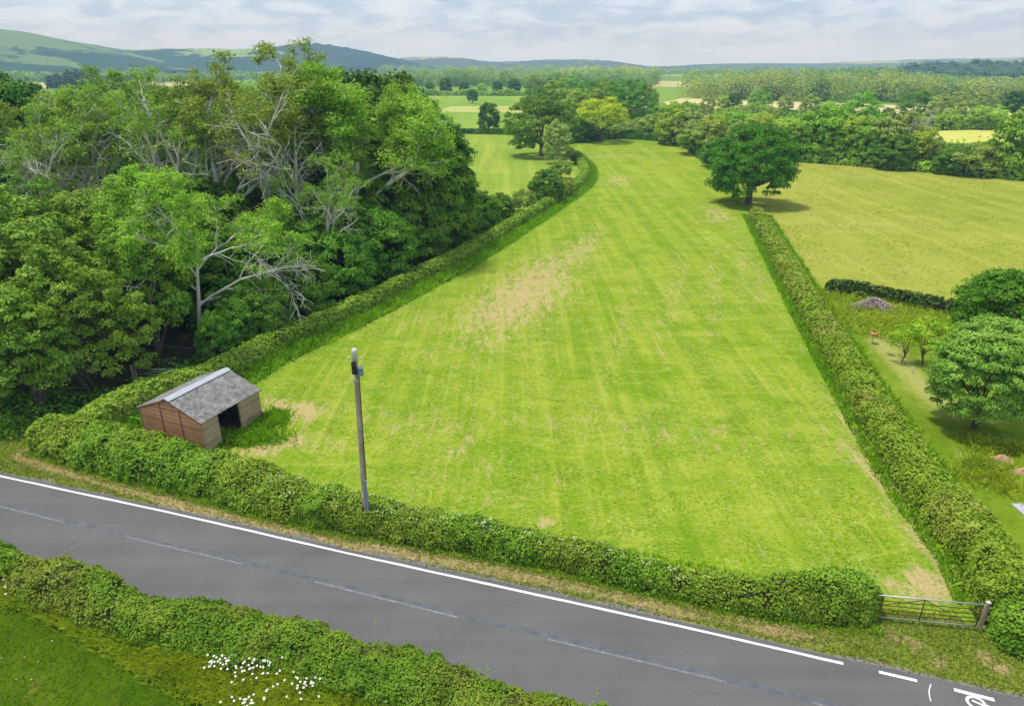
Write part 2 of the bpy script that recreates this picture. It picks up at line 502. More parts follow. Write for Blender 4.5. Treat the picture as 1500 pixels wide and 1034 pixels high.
def make_bush(name, seed, height, width, mat, n_clump=60, per=100, clump_r=0.55, leaf=0.22, low=-0.9):
    return make_broadleaf(name, seed, height, width, height * 0.02, mat, M['twig'], n_clump, per, clump_r, leaf, low, 0.3, 0.07, 0.5, 1.0, 6, 3)


PROTO = {}


def proto(key, fn):
    o = fn(); PROTO[key] = [o, False, o['_h']]


def place(key, x, y, height, label, cat='tree', group=None, width=1.0, rz=None, rng=random.Random(5), z=0.0):
    o, used, h0 = PROTO[key]
    if used: o = copy_tree(o)
    else:
        PROTO[key] = [o, True, h0]
        del o['_h']
    if '_h' in o: del o['_h']
    s = height / h0
    o.location = (float(x), float(y), z); o.scale = (s * width, s * width, s)
    o.rotation_euler = (0, 0, rng.uniform(0, 2 * PI) if rz is None else rz)
    if 'group' in o: del o['group']
    return tag(o, label, cat, group)


# ------------------------------------------------------------------ polygons on the ground
def inside(poly, pts):
    x, y = pts[:, 0], pts[:, 1]; r = np.zeros(len(pts), bool); n = len(poly)
    for i in range(n):
        x1, y1 = poly[i][:2]; x2, y2 = poly[(i + 1) % n][:2]
        c = ((y1 > y) != (y2 > y)) & (x < (x2 - x1) * (y - y1) / (y2 - y1 + 1e-12) + x1)
        r ^= c
    return r


def edge_dist(line, pts, closed=False):
    line = np.asarray(line)[:, :2]; best = np.full(len(pts), 1e9); near = np.zeros((len(pts), 2))
    for i in range(len(line) - (0 if closed else 1)):
        a = line[i]; b = line[(i + 1) % len(line)]; d = b - a
        t = np.clip(((pts - a) @ d) / (d @ d + 1e-12), 0, 1)
        q = a + t[:, None] * d; e = np.linalg.norm(pts - q, axis=1)
        m = e < best; best[m] = e[m]; near[m] = q[m]
    return best, near


def sheet(name, poly, cell, z, mat, attrs=None, height=None):
    poly = np.asarray(poly)[:, :2]
    lo = poly.min(0) - cell; hi = poly.max(0) + cell
    nx = int((hi[0] - lo[0]) / cell) + 2; ny = int((hi[1] - lo[1]) / cell) + 2
    gx, gy = np.meshgrid(lo[0] + np.arange(nx) * cell, lo[1] + np.arange(ny) * cell, indexing='ij')
    p = np.c_[gx.ravel(), gy.ravel()]
    ins = inside(poly, p)
    idx = np.arange(nx * ny).reshape(nx, ny)
    f = np.stack([idx[:-1, :-1], idx[1:, :-1], idx[1:, 1:], idx[:-1, 1:]], -1).reshape(-1, 4)
    f = f[ins[f].any(1)]
    used = np.unique(f); mp = -np.ones(nx * ny, int); mp[used] = np.arange(len(used)); f = mp[f]
    p = p[used]; ins = ins[used]
    d, near = edge_dist(poly, p[~ins], True)
    p[~ins] = near
    zz = np.full(len(p), z) if height is None else z + height(p)
    at = {k: ('POINT', fn(p)) for k, fn in (attrs or {}).items()}
    return tag(link(name, mesh_np(name, np.c_[p, zz], f, mat, at, smooth=True)), kind='structure')


def offset_line(line, d):
    line = np.asarray(line)[:, :2]; t = np.gradient(line, axis=0); n = unit(np.c_[-t[:, 1], t[:, 0]])
    return line + n * d


def resample(line, step):
    line = np.asarray(line)[:, :2]
    # smooth (Catmull-Rom) then even spacing
    pts = []
    n = len(line)
    for i in range(n - 1):
        p0 = line[max(i - 1, 0)]; p1 = line[i]; p2 = line[i + 1]; p3 = line[min(i + 2, n - 1)]
        for t in np.linspace(0, 1, 12, endpoint=False):
            pts.append(0.5 * ((2 * p1) + (-p0 + p2) * t + (2 * p0 - 5 * p1 + 4 * p2 - p3) * t * t + (-p0 + 3 * p1 - 3 * p2 + p3) * t ** 3))
    pts.append(line[-1]); pts = np.array(pts)
    s = np.r_[0, np.cumsum(np.linalg.norm(np.diff(pts, axis=0), axis=1))]
    m = max(int(s[-1] / step), 2); q = np.linspace(0, s[-1], m + 1)
    return np.c_[np.interp(q, s, pts[:, 0]), np.interp(q, s, pts[:, 1])], q


def ribbon(name, line, w0, w1, z, mat, parent=None, step=0.5, ragged=(0, 0), seed=1, kind=None):
    """flat strip from offset w0 to offset w1 (left positive) of a line"""
    c, s = resample(line, step)
    a = offset_line(c, w0); b = offset_line(c, w1)
    rg = np.random.default_rng(seed)
    t = np.gradient(c, axis=0); nn = unit(np.c_[-t[:, 1], t[:, 0]])
    na = (vnoise(np.c_[s, s * 0], 0.7, seed, 4) - 0.5) * 2; nb = (vnoise(np.c_[s, s * 0 + 9], 0.7, seed + 3, 4) - 0.5) * 2
    a = a + nn * (na * ragged[0])[:, None]; b = b + nn * (nb * ragged[1])[:, None]
    n = len(c); k = 5
    v = np.concatenate([a + (b - a) * q for q in np.linspace(0, 1, k)])
    v = np.c_[v, np.full(len(v), z)]
    f = []
    for j in range(k - 1):
        i = np.arange(n - 1)
        f.append(np.stack([j * n + i, (j + 1) * n + i, (j + 1) * n + i + 1, j * n + i + 1], -1)[:, ::-1])
    o = link(name, mesh_np(name, v, np.concatenate(f), mat), parent)
    if kind: o['kind'] = kind
    return o


# ------------------------------------------------------------------ hedges
def hedge(name, line, width, height, leaf, cover, mat, label, seed, boxy=4.0, rough=0.10, shoots=0.0, cat='hedge', dist_lod=32.0, jit=0.12, extra=None, endlen=1.0, hollow=0.35):
    """Empty > foliage (leaf faces over an uneven clipped volume), stems (dark twiggy inside)"""
    rng = np.random.default_rng(seed)
    c, s = resample(line, 0.25)
    L = s[-1]
    t = unit(np.gradient(c, axis=0)); nn = np.c_[-t[:, 1], t[:, 0]]
    W = width if callable(width) else (lambda q: np.full(len(q), width))
    Hh = height if callable(height) else (lambda q: np.full(len(q), height))

    def end(q):
        e = np.minimum(q, L - q) / endlen
        return np.where(e < 1, np.sqrt(np.clip(1 - (1 - np.clip(e, 0, 1)) ** 2, 0.03, 1)), 1.0)

    def surf(q, th, shrink=1.0):
        x = np.interp(q, s, c[:, 0]); y = np.interp(q, s, c[:, 1])
        nx = np.interp(q, s, nn[:, 0]); ny = np.interp(q, s, nn[:, 1])
        ct, st = np.cos(th), np.sin(th); e = 2.0 / boxy
        w = W(q) * 0.5 * end(q) * shrink; h = Hh(q) * (0.55 + 0.45 * end(q)) * (1 - (1 - shrink) * 0.6)
        lump = 1 + rough * 2.2 * (vnoise(np.c_[q, np.cos(th) * 2.0, np.sin(th) * 2.0], 0.55, seed, 3) - 0.5) + rough * 1.4 * (vnoise(np.c_[q, th * 1.2], 1.9, seed + 5, 2) - 0.5)
        u = np.sign(ct) * np.abs(ct) ** e * w * lump
        z = np.abs(st) ** e * h * (0.4 + 0.6 * lump)
        gu = np.sign(ct) * np.abs(ct) ** (2 - e); gz = np.abs(st) ** (2 - e)
        return x + nx * u, y + ny * u, z, nx * gu, ny * gu, gz
    # leaf counts per metre of hedge
    qs = np.arange(0, L, 0.5) + 0.25
    cx = np.interp(qs, s, c[:, 0]); cy = np.interp(qs, s, c[:, 1])
    dist = np.sqrt(cx ** 2 + cy ** 2 + CAM_H ** 2)
    lf = leaf * np.clip(dist / dist_lod, 1, 4)
    peri = (W(qs) + 2 * Hh(qs)) * 0.9
    cnt = (0.5 * peri * cover / (lf ** 2 * 0.35)).astype(int)
    q = np.repeat(qs, cnt) + rng.uniform(-0.25, 0.25, cnt.sum()); ls = np.repeat(lf, cnt) * rng.uniform(0.7, 1.35, cnt.sum())
    n = len(q)
    # even by length round the section
    tab = np.linspace(0.02, PI - 0.02, 400)
    mw, mh = float(np.mean(W(qs))) / 2, float(np.mean(Hh(qs)))
    e = 2.0 / boxy
    ux = np.sign(np.cos(tab)) * np.abs(np.cos(tab)) ** e * mw; uz = np.abs(np.sin(tab)) ** e * mh
    cl = np.r_[0, np.cumsum(np.hypot(np.diff(ux), np.diff(uz)))]
    th = np.interp(rng.uniform(0, cl[-1], n), cl, tab)
    x, y, z, gx, gy, gz = surf(np.clip(q, 0, L), th)
    inw = np.abs(rng.normal(0, jit, n)) * 1.0 - jit * 0.5
    nr = np.c_[gx, gy, gz]
    p = np.c_[x, y, z] - unit(nr) * inw[:, None]
    if shoots:
        ns = int(L * 9); k_ = 7
        qs2 = rng.uniform(0.3, L - 0.3, ns); t2 = rng.uniform(0.6, PI - 0.6, ns)
        x2, y2, z2, gx2, gy2, gz2 = surf(qs2, t2)
        ok = vnoise(np.c_[x2, y2], 0.5, seed + 9, 2) > 0.4
        b2 = np.c_[x2, y2, z2][ok]; m2 = len(b2)
        hs = rng.exponential(shoots, m2) + 0.05; ln2 = rng.normal(0, 0.3, (m2, 2))
        tt = (np.arange(k_) + 0.3) / k_
        ps = b2[:, None, :] + np.concatenate([ln2[:, None, :] * tt[None, :, None], np.ones((m2, k_, 1)) * tt[None, :, None]], 2) * hs[:, None, None] + rng.normal(0, 0.025, (m2, k_, 3))
        p = np.vstack([p, ps.reshape(-1, 3)]); nr = np.vstack([nr, np.tile([0, 0, 0.6], (m2 * k_, 1))]); n = len(p)
        ls = np.r_[ls, np.full(m2 * k_, float(np.mean(lf)) * 0.8)]
    p[:, 2] = np.maximum(p[:, 2], 0.03)
    hol = vnoise(p, 0.95, seed + 13, 3)
    kp = (hol > hollow) | (rng.uniform(0, 1, n) < 0.25)
    p = p[kp]; nr = nr[kp]; ls = ls[kp]; n = len(p)
    nrm = unit(nr) * 0.75 + np.array([0, 0, 0.25]) + rng.normal(0, 0.55, (n, 3))
    sp = vnoise(p, 1.7, seed + 3, 2)
    rnd = np.clip(0.6 * sp + 0.4 * rng.uniform(0, 1, n), 0, 1)
    root = empty(name, (0, 0, 0), label=label, cat=cat)
    link('foliage', leaf_mesh('foliage', p, nrm, ls, rnd, mat, rng), root)
    # twiggy inside
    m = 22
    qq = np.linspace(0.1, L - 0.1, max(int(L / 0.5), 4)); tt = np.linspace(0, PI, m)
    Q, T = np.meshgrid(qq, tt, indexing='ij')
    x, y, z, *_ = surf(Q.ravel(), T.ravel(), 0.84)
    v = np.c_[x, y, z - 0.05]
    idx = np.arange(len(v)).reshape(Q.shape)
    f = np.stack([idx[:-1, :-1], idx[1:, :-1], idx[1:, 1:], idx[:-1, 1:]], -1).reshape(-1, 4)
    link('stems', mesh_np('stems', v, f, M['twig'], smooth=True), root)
    if extra: extra(root, surf, L, rng)
    return root


# ================================================================== setting
def ground_mat(name, dark, mid, light, big=0.05, medium=0.6, fine=5.0, spots=None, streak=None, bumpk=0.6):
    t = NT(name)
    v = t.obj()
    n1 = t.noise(v, big, 3, 0.6); n2 = t.noise(v, medium, 5, 0.65); n3 = t.noise(v, fine, 4, 0.7)
    f = t.math('ADD', t.math('MULTIPLY', n1, 0.35), t.math('ADD', t.math('MULTIPLY', n2, 0.35), t.math('MULTIPLY', n3, 0.3)))
    col = t.ramp(f, [(0.33, dark), (0.5, mid), (0.67, light)])
    if streak:
        rot, sc, amt, cs = streak
        sv = t.obj((1, 0.035, 1), (0, 0, rot))
        sn = t.noise(sv, sc, 3, 0.6)
        col = t.mix(t.math('MULTIPLY', t.ramp(sn, [(0.48, 0.0), (0.66, 1.0)]), amt), col, cs)
    if spots:
        th0, th1, sc, cs = spots
        s = t.noise(v, sc, 5, 0.7, 0.6)
        col = t.mix(t.ramp(s, [(th0, 0.0), (th1, 1.0)]), col, cs)
    h = t.math('ADD', t.math('MULTIPLY', n3, 0.6), n2)
    return t, col, t.bump(h, bumpk, 0.15)


# ---- base ground with far farmland patchwork
t, col, nb = ground_mat('farmland', (0.10, 0.19, 0.02), (0.17, 0.27, 0.03), (0.25, 0.33, 0.05), 0.01, 0.08, 0.8)
vor = t.n('ShaderNodeTexVoronoi'); vor.inputs['Scale'].default_value = 0.0045
t.l(t.obj((1.0, 0.75, 1)), vor.inputs['Vector'])
sep = t.n('ShaderNodeSeparateColor'); t.l(vor.outputs['Color'], sep.inputs[0])
patch = t.ramp(sep.outputs[0], [(0.0, (0.13, 0.24, 0.03)), (0.3, (0.20, 0.30, 0.04)), (0.5, (0.30, 0.36, 0.07)), (0.68, (0.48, 0.42, 0.20)), (0.8, (0.16, 0.27, 0.03))], 'CONSTANT')
cd = t.n('ShaderNodeSeparateXYZ'); t.l(t.obj(), cd.inputs[0])
col = t.mix(t.ramp(t.math('DIVIDE', cd.outputs[1], 1000.0), [(0.33, 0.0), (0.36, 0.85)]), col, patch)
M['farmland'] = t.done(t.bsdf(col, 1.0, 0.0, nb))
g = np.linspace(-5900, 5900, 61)
gx, gy = np.meshgrid(g, np.linspace(-350, 4850, 41), indexing='ij')
idx = np.arange(gx.size).reshape(gx.shape)
f = np.stack([idx[:-1, :-1], idx[1:, :-1], idx[1:, 1:], idx[:-1, 1:]], -1).reshape(-1, 4)
tag(link('ground', mesh_np('ground', np.c_[gx.ravel(), gy.ravel(), np.full(gx.size, -0.02)], f, M['farmland'])), kind='structure')

# ---- outlines taken from the photograph's ground plan
road_front = np.array([P(*p)[:2] for p in [(40, 665), (120, 690), (250, 725), (400, 765), (520, 790), (700, 820), (850, 850), (1000, 885), (1100, 905), (1200, 920), (1272, 926), (1292, 930)]])
right_base = np.array([P(*p)[:2] for p in [(1095, 316), (1130, 385), (1180, 480), (1240, 590), (1310, 710), (1392, 820), (1428, 893)]])
left_base = np.array([P(*p)[:2] for p in [(140, 648), (215, 605), (330, 563), (400, 523), (500, 477), (600, 427), (700, 373), (780, 323), (840, 284), (861, 262), (856, 242), (838, 225)]])
edge_line = np.array([P(*p)[:2] for p in [(0, 698), (250, 752), (500, 809), (750, 864), (1000, 919), (1235, 973)]])
dl = unit(edge_line[0] - edge_line[2]); dr = unit(edge_line[-1] - edge_line[-3])
road_axis = np.vstack([edge_line[0] + dl * 120, edge_line[0] + dl * 50, edge_line[0] + dl * 12, edge_line, edge_line[-1] + dr * 8, edge_line[-1] + dr * 30, edge_line[-1] + dr * 90])

# ---- the mown paddock
field_poly = np.vstack([left_base[1:] + np.array([-0.7, 0.3]), [P(850, 209)[:2], P(900, 207)[:2], P(960, 209)[:2], P(1000, 215)[:2], P(1030, 240)[:2], P(1062, 285)[:2]],
                        right_base[:] + np.array([0.7, 0]), [[19.2, 22.2], [15.2, 23.1]], road_front[::-1] + np.array([0.3, 0.9])])


def straw_attr(p):
    a = np.zeros(len(p))
    def spot(px, py, rx, ry, ang, k=1.0):
        c = P(px, py)[:2]; d = p - c; ca, sa = math.cos(ang), math.sin(ang)
        u = d[:, 0] * ca + d[:, 1] * sa; w = -d[:, 0] * sa + d[:, 1] * ca
        a[:] = np.maximum(a, k * np.exp(-((u / rx) ** 2 + (w / ry) ** 2)))
    fa = R(74)
    spot(775, 425, 19, 5.0, fa, 1.0); spot(735, 455, 9, 4.6, fa, 0.95); spot(845, 372, 18, 2.6, fa, 0.75); spot(610, 470, 8, 5, R(60), 0.4)
    spot(905, 265, 8, 4, R(80), 0.75); spot(890, 230, 14, 6, R(20), 0.6); spot(1050, 315, 9, 2.5, R(80), 0.8)
    spot(432, 600, 3.2, 1.6, R(-20), 1.25); spot(398, 655, 2.6, 1.1, R(30), 1.25); spot(460, 655, 2.5, 1.2, 0, 0.5)
    spot(480, 640, 3, 1, 0.3, 0.5); spot(670, 655, 2.2, 0.8, R(60), 0.75); spot(800, 765, 0.9, 0.5, 0.4, 0.8)
    spot(600, 620, 7, 3, 0, 0.45); spot(850, 620, 9, 2.5, 0, 0.4); spot(1000, 640, 8, 2, 0, 0.42); spot(1100, 400, 18, 2.5, R(78), 0.5); spot(990, 420, 22, 1.8, fa, 0.5); spot(910, 480, 18, 1.2, fa, 0.45)
    spot(1045, 420, 20, 1.5, fa, 0.5); spot(1340, 745, 8, 0.75, R(99), 1.45); spot(1345, 858, 2.2, 1.4, 0, 1.0); spot(1240, 620, 8, 1.2, R(80), 0.55); spot(1185, 480, 5, 1.0, R(80), 0.6)
    spot(1383, 820, 4, 0.55, R(97), 1.6); spot(1262, 640, 7, 0.5, R(80), 1.2); spot(700, 700, 6, 2.5, 0, 0.35)
    return a


def lush_attr(p):
    d1, _ = edge_dist(left_base, p); d2, _ = edge_dist(right_base, p); d3, _ = edge_dist(road_front, p)
    w = vnoise(p, 0.35, 3, 3)
    a = np.exp(-(d1 / (2.2 + 2.0 * w)) ** 2) * 1.0 + np.exp(-(d3 / (1.5 + 4 * w)) ** 2) * 0.8 + np.exp(-(d2 / 1.6) ** 2) * 0.7
    c = P(390, 622)[:2]; a += np.exp(-(np.linalg.norm(p - c, axis=1) / 0.8) ** 2)
    return np.clip(a, 0, 1)


t, col, nb = ground_mat('mown_grass', (0.105, 0.21, 0.005), (0.175, 0.27, 0.011), (0.285, 0.345, 0.036), 0.035, 0.42, 3.2)
v = t.obj()
fs = (0, 0, R(15.5))
# mowing lines along the field
sv = t.obj((1, 0.02, 1), fs)
s1 = t.noise(sv, 0.55, 3, 0.6); s2 = t.noise(sv, 2.2, 2, 0.6)
col = t.mix(t.math('MULTIPLY', t.ramp(s1, [(0.44, 0.0), (0.58, 1.0)]), 0.5), col, (0.30, 0.365, 0.03))
col = t.mix(t.math('MULTIPLY', t.ramp(s2, [(0.54, 0.0), (0.66, 1.0)]), 0.36), col, (0.375, 0.415, 0.06))
lush = t.attr('lush')
col = t.mix(t.math('MULTIPLY', lush, 0.8), col, t.ramp(t.noise(v, 1.2, 4, 0.6), [(0.35, (0.08, 0.21, 0.006)), (0.65, (0.18, 0.34, 0.012))]))
# darker tussocks and dung-green patches
tus = t.noise(t.obj((1, 1.6, 1)), 0.75, 5, 0.72, 0.5)
col = t.mix(t.math('MULTIPLY', t.ramp(tus, [(0.33, 1.0), (0.45, 0.0)]), 0.7), col, (0.11, 0.235, 0.008))
pv = t.noise(v, 0.16, 5, 0.65, 0.8)
col = t.mix(t.math('MULTIPLY', t.ramp(pv, [(0.36, 1.0), (0.52, 0.0)]), 0.62), col, (0.11, 0.235, 0.002))
pv2 = t.noise(t.obj((0.55, 1.5, 1), (0, 0, R(-12))), 0.5, 6, 0.72, 0.8)
col = t.mix(t.math('MULTIPLY', t.ramp(pv2, [(0.52, 0.0), (0.66, 1.0)]), 0.55), col, (0.33, 0.385, 0.045))
col = t.mix(t.math('MULTIPLY', t.ramp(pv2, [(0.30, 1.0), (0.44, 0.0)]), 0.45), col, (0.10, 0.20, 0.003))
fl = t.noise(t.obj((0.7, 1.3, 1)), 5.5, 4, 0.7, 0.4)
col = t.mix(t.math('MULTIPLY', t.ramp(fl, [(0.50, 0.0), (0.64, 1.0)]), t.math('MULTIPLY', t.ramp(t.noise(v, 0.3, 4, 0.6), [(0.36, 0.2), (0.58, 1.0)]), 0.7)), col, (0.44, 0.43, 0.13))
# straw: patches from the attribute broken up by noise, and thin scattered wisps
straw = t.attr('straw')
sn = t.noise(t.obj((1.0, 0.3, 1), fs), 1.5, 7, 0.8, 0.6)
sf = t.math('ADD', t.math('MULTIPLY', straw, 0.235), t.math('MULTIPLY', sn, 1.0))
col = t.mix(t.math('MULTIPLY', t.ramp(sf, [(0.60, 0.0), (0.74, 1.0)]), 0.92), col, t.ramp(t.noise(v, 6, 3, 0.7), [(0.3, (0.35, 0.27, 0.10)), (0.7, (0.53, 0.42, 0.21))]))
wn = t.noise(t.obj((0.5, 1.3, 1), (0, 0, R(-20))), 1.5, 6, 0.8, 1.2)
col = t.mix(t.math('MULTIPLY', t.ramp(wn, [(0.62, 0.0), (0.70, 1.0)]), 0.6), col, (0.52, 0.47, 0.19))
M['field'] = t.done(t.bsdf(col, 1.0, 0.0, nb))
sheet('field', field_poly, 0.6, 0.0, M['field'], {'straw': straw_attr, 'lush': lush_attr}, lambda p: 0.05 * vnoise(p, 0.4, 8, 3))

# ---- meadows
t, col, nb = ground_mat('rough_meadow', (0.175, 0.225, 0.025), (0.275, 0.30, 0.042), (0.39, 0.37, 0.095), 0.03, 0.25, 1.6, streak=(R(-75), 0.3, 0.5, (0.38, 0.385, 0.07)), spots=(0.58, 0.72, 0.5, (0.15, 0.235, 0.02)))
M['meadow'] = t.done(t.bsdf(col, 1.0, 0.0, nb))
cross_line = np.array([P(*p)[:2] for p in [(1207, 428), (1270, 438), (1330, 449), (1420, 468), (1510, 488)]])
belt_line = np.array([P(*p)[:2] for p in [(1130, 234), (1200, 238), (1300, 246), (1400, 254), (1500, 262), (1600, 271)]])
meadow_poly = np.vstack([cross_line + np.array([0, 0.3]), [[62, 49], [180, 55], [180, 150]], belt_line[::-1] + np.array([0, 1.0]), [P(1085, 262)[:2]], [P(1100, 300)[:2]], right_base[1:4] + np.array([1.0, 0])])
sheet('meadow', meadow_poly, 1.5, 0.0, M['meadow'])
t, col, nb = ground_mat('grazed_meadow', (0.14, 0.245, 0.028), (0.21, 0.305, 0.038), (0.31, 0.36, 0.06), 0.03, 0.2, 1.4, streak=(R(40), 0.25, 0.5, (0.40, 0.43, 0.07)))
M['meadow_left'] = t.done(t.bsdf(col, 1.0, 0.0, nb))
lm = np.vstack([left_base[4:] + np.array([-1.0, 0.2]), [P(800, 214)[:2], P(770, 200)[:2], P(690, 197)[:2], P(600, 199)[:2], P(420, 230)[:2], P(480, 400)[:2]]])
sheet('pasture', lm, 1.5, 0.0, M['meadow_left'])
t, col, nb = ground_mat('far_pasture', (0.14, 0.26, 0.035), (0.19, 0.31, 0.04), (0.27, 0.37, 0.05), 0.012, 0.08, 0.6, streak=(R(88), 0.06, 0.6, (0.32, 0.38, 0.07)))
M['pasture_far'] = t.done(t.bsdf(col, 1.0, 0.0, nb))
sheet('far_pasture', np.array([P(x, y)[:2] for x, y in [(560, 197), (690, 194), (770, 196), (835, 205), (860, 160), (850, 141), (600, 139), (450, 145)]]), 6, 0.02, M['pasture_far'])
M['hay'] = plain('ripe_hay', (0.50, 0.42, 0.19), (0.62, 0.53, 0.27), 0.08, 0.9, 0.1)
M['hayyellow'] = plain('yellow_pasture', (0.44, 0.46, 0.07), (0.56, 0.54, 0.13), 0.08, 0.9, 0.1)
sheet('hay_field', np.array([P(x, y)[:2] for x, y in [(930, 160), (1260, 169), (1420, 166), (1420, 158), (1240, 152), (1000, 144)]]), 8, 0.03, M['hay'])
sheet('hay_field', np.array([P(x, y)[:2] for x, y in [(930, 181), (1060, 186), (1120, 178), (1060, 168), (950, 170)]]), 6, 0.05, M['hay'])
sheet('yellow_field', np.array([P(x, y)[:2] for x, y in [(1352, 218), (1500, 214), (1490, 189), (1372, 192)]]), 4, 0.02, M['hayyellow'])
sheet('yellow_field', np.array([P(x, y)[:2] for x, y in [(1440, 172), (1540, 174), (1540, 164), (1450, 163)]]), 6, 0.02, M['hayyellow'])
sheet('yellow_field', np.array([P(x, y)[:2] for x, y in [(640, 164), (830, 167), (820, 156), (660, 156)]]), 6, 0.04, plain('mown_strip', (0.34, 0.38, 0.08), (0.42, 0.43, 0.12), 0.05, 0.9, 0.1))

# ---- woodland floor
M['woodfloor'] = plain('woodland_soil', (0.035, 0.03, 0.018), (0.07, 0.085, 0.025), 0.6, 0.95, 0.1)
wood_edge = np.array([P(*p)[:2] for p in [(130, 642), (215, 590), (300, 552), (400, 500), (500, 452), (600, 402), (690, 356), (755, 318)]])
sheet('woodland_floor', np.vstack([wood_edge, [P(700, 300)[:2], P(640, 240)[:2], [-45, 150], [-120, 130], [-110, 50], [-42, 41.5]]]), 2.0, 0.012, M['woodfloor'])

# ---- garden on the right
t, col, nb = ground_mat('garden_grass', (0.085, 0.16, 0.008), (0.155, 0.24, 0.014), (0.25, 0.31, 0.04), 0.1, 0.5, 3, spots=(0.55, 0.70, 0.6, (0.30, 0.31, 0.07)))
dryp = t.attr('dry')
col = t.mix(t.ramp(t.math('ADD', t.math('MULTIPLY', dryp, 0.6), t.math('MULTIPLY', t.noise(t.obj(), 2.5, 5, 0.7), 0.7)), [(0.58, 0.0), (0.95, 0.75)]), col, (0.40, 0.37, 0.12))
M['garden'] = t.done(t.bsdf(col, 1.0, 0.0, nb))


def dry_attr(p):
    d, _ = edge_dist(np.array([P(1290, 500)[:2], P(1330, 545)[:2], P(1375, 590)[:2], P(1400, 610)[:2]]), p)
    return np.exp(-(d / 1.5) ** 2)


garden_poly = np.vstack([right_base[1:] + np.array([1.0, 0]), [[19.5, 20.6], [40, 8], [75, 14], [75, 44]], cross_line[::-1]])
sheet('garden_lawn', garden_poly, 0.8, 0.004, M['garden'], {'dry': dry_attr})

# ---- verge, gravel edge, road
t, col, nb = ground_mat('verge_turf', (0.10, 0.165, 0.015), (0.185, 0.235, 0.028), (0.29, 0.28, 0.07), 0.15, 0.6, 4)
dr_ = t.attr('dry')
vn = t.noise(t.obj((0.6, 1.4, 1)), 1.6, 6, 0.75, 0.5)
col = t.mix(t.math('MULTIPLY', t.ramp(t.math('ADD', t.math('MULTIPLY', dr_, 0.42), t.math('MULTIPLY', vn, 0.75)), [(0.52, 0.0), (0.74, 1.0)]), 0.9), col, t.ramp(t.noise(t.obj(), 5, 3, 0.7), [(0.3, (0.34, 0.25, 0.11)), (0.7, (0.50, 0.39, 0.20))]))
M['verge'] = t.done(t.bsdf(col, 1.0, 0.0, nb))


def verge_dry(p):
    d, _ = edge_dist(road_front, p)
    a = np.exp(-((d - 0.6) / 0.6) ** 2) * (0.40 + 0.9 * vnoise(p, 0.22, 4, 2))
    a *= np.clip((18.0 - p[:, 0]) / 6.0, 0.25, 1) * np.clip((p[:, 0] + 38) / 8, 0.3, 1)
    for px, py, r, k in [(570, 800, 1.6, 1.2), (1340, 945, 0.45, 1.0), (1378, 972, 0.45, 1.1), (1440, 962, 0.4, 1.2), (1468, 982, 0.45, 1.1), (1030, 880, 0.5, 1.2), (1310, 935, 0.6, 0.8), (30, 688, 0.7, 0.7)]:
        a = np.maximum(a, k * np.exp(-(np.linalg.norm(p - P(px, py)[:2], axis=1) / r) ** 2))
    return np.clip(a, 0, 1.3)


ra = resample(road_axis, 1.0)[0]
verge_poly = np.vstack([ra[(ra[:, 0] > -70) & (ra[:, 0] < 45)], [[46, 9], [22, 19.6], [19.2, 22.8], [15.0, 23.4]], road_front[::-1] + np.array([0.3, 0.8]), [[-33, 41], [-42, 41.6], [-70, 47]]])
sheet('verge', verge_poly, 0.5, 0.008, M['verge'], {'dry': verge_dry}, lambda p: 0.03 * vnoise(p, 1.2, 18, 3))
M['gravel'] = plain('roadside_gravel', (0.15, 0.13, 0.11), (0.30, 0.27, 0.22), 14, 0.95, 0.1, bump=0.5)
road_w = 5.35
ribbon('roadside_gravel', road_axis, 0.45, -road_w - 0.3, 0.042, M['gravel'], step=0.25, ragged=(0.32, 0.3), seed=3, kind='structure')

t = NT('asphalt')
v = t.obj()
n1 = t.noise(v, 0.35, 4, 0.6); n2 = t.noise(v, 45, 3, 0.7)
ln = t.obj((0.02, 1, 1), (0, 0, R(17.6)))
n3 = t.noise(ln, 1.3, 4, 0.6)
f = t.math('ADD', t.math('MULTIPLY', n1, 0.25), t.math('ADD', t.math('MULTIPLY', n2, 0.45), t.math('MULTIPLY', n3, 0.30)))
col = t.ramp(f, [(0.33, (0.092, 0.091, 0.090)), (0.5, (0.126, 0.124, 0.121)), (0.67, (0.162, 0.159, 0.154))])
sp = t.noise(v, 9.0, 2, 0.5)
col = t.mix(t.math('MULTIPLY', t.ramp(sp, [(0.735, 0.0), (0.76, 1.0)]), 0.35), col, (0.4, 0.4, 0.4))
M['asphalt'] = t.done(t.bsdf(col, 0.85, 0.12, t.bump(n2, 0.25, 0.01)))
road = ribbon('road', road_axis, 0.30, -road_w, 0.05, M['asphalt'], step=0.5, ragged=(0.05, 0.05), seed=5, kind='structure')


def worn_paint(name, amount, colr=(0.80, 0.79, 0.76)):
    t = NT(name)
    nz = t.noise(t.obj(), 7.0, 6, 0.75); n2 = t.noise(t.obj(), 30.0, 3, 0.7)
    f = t.math('ADD', t.math('MULTIPLY', nz, 0.6), t.math('MULTIPLY', n2, 0.4))
    c = t.mix(t.ramp(f, [(amount - 0.06, 1.0), (amount + 0.06, 0.0)]), colr, (0.15, 0.148, 0.155))
    return t.done(t.bsdf(c, 0.6, 0.3))


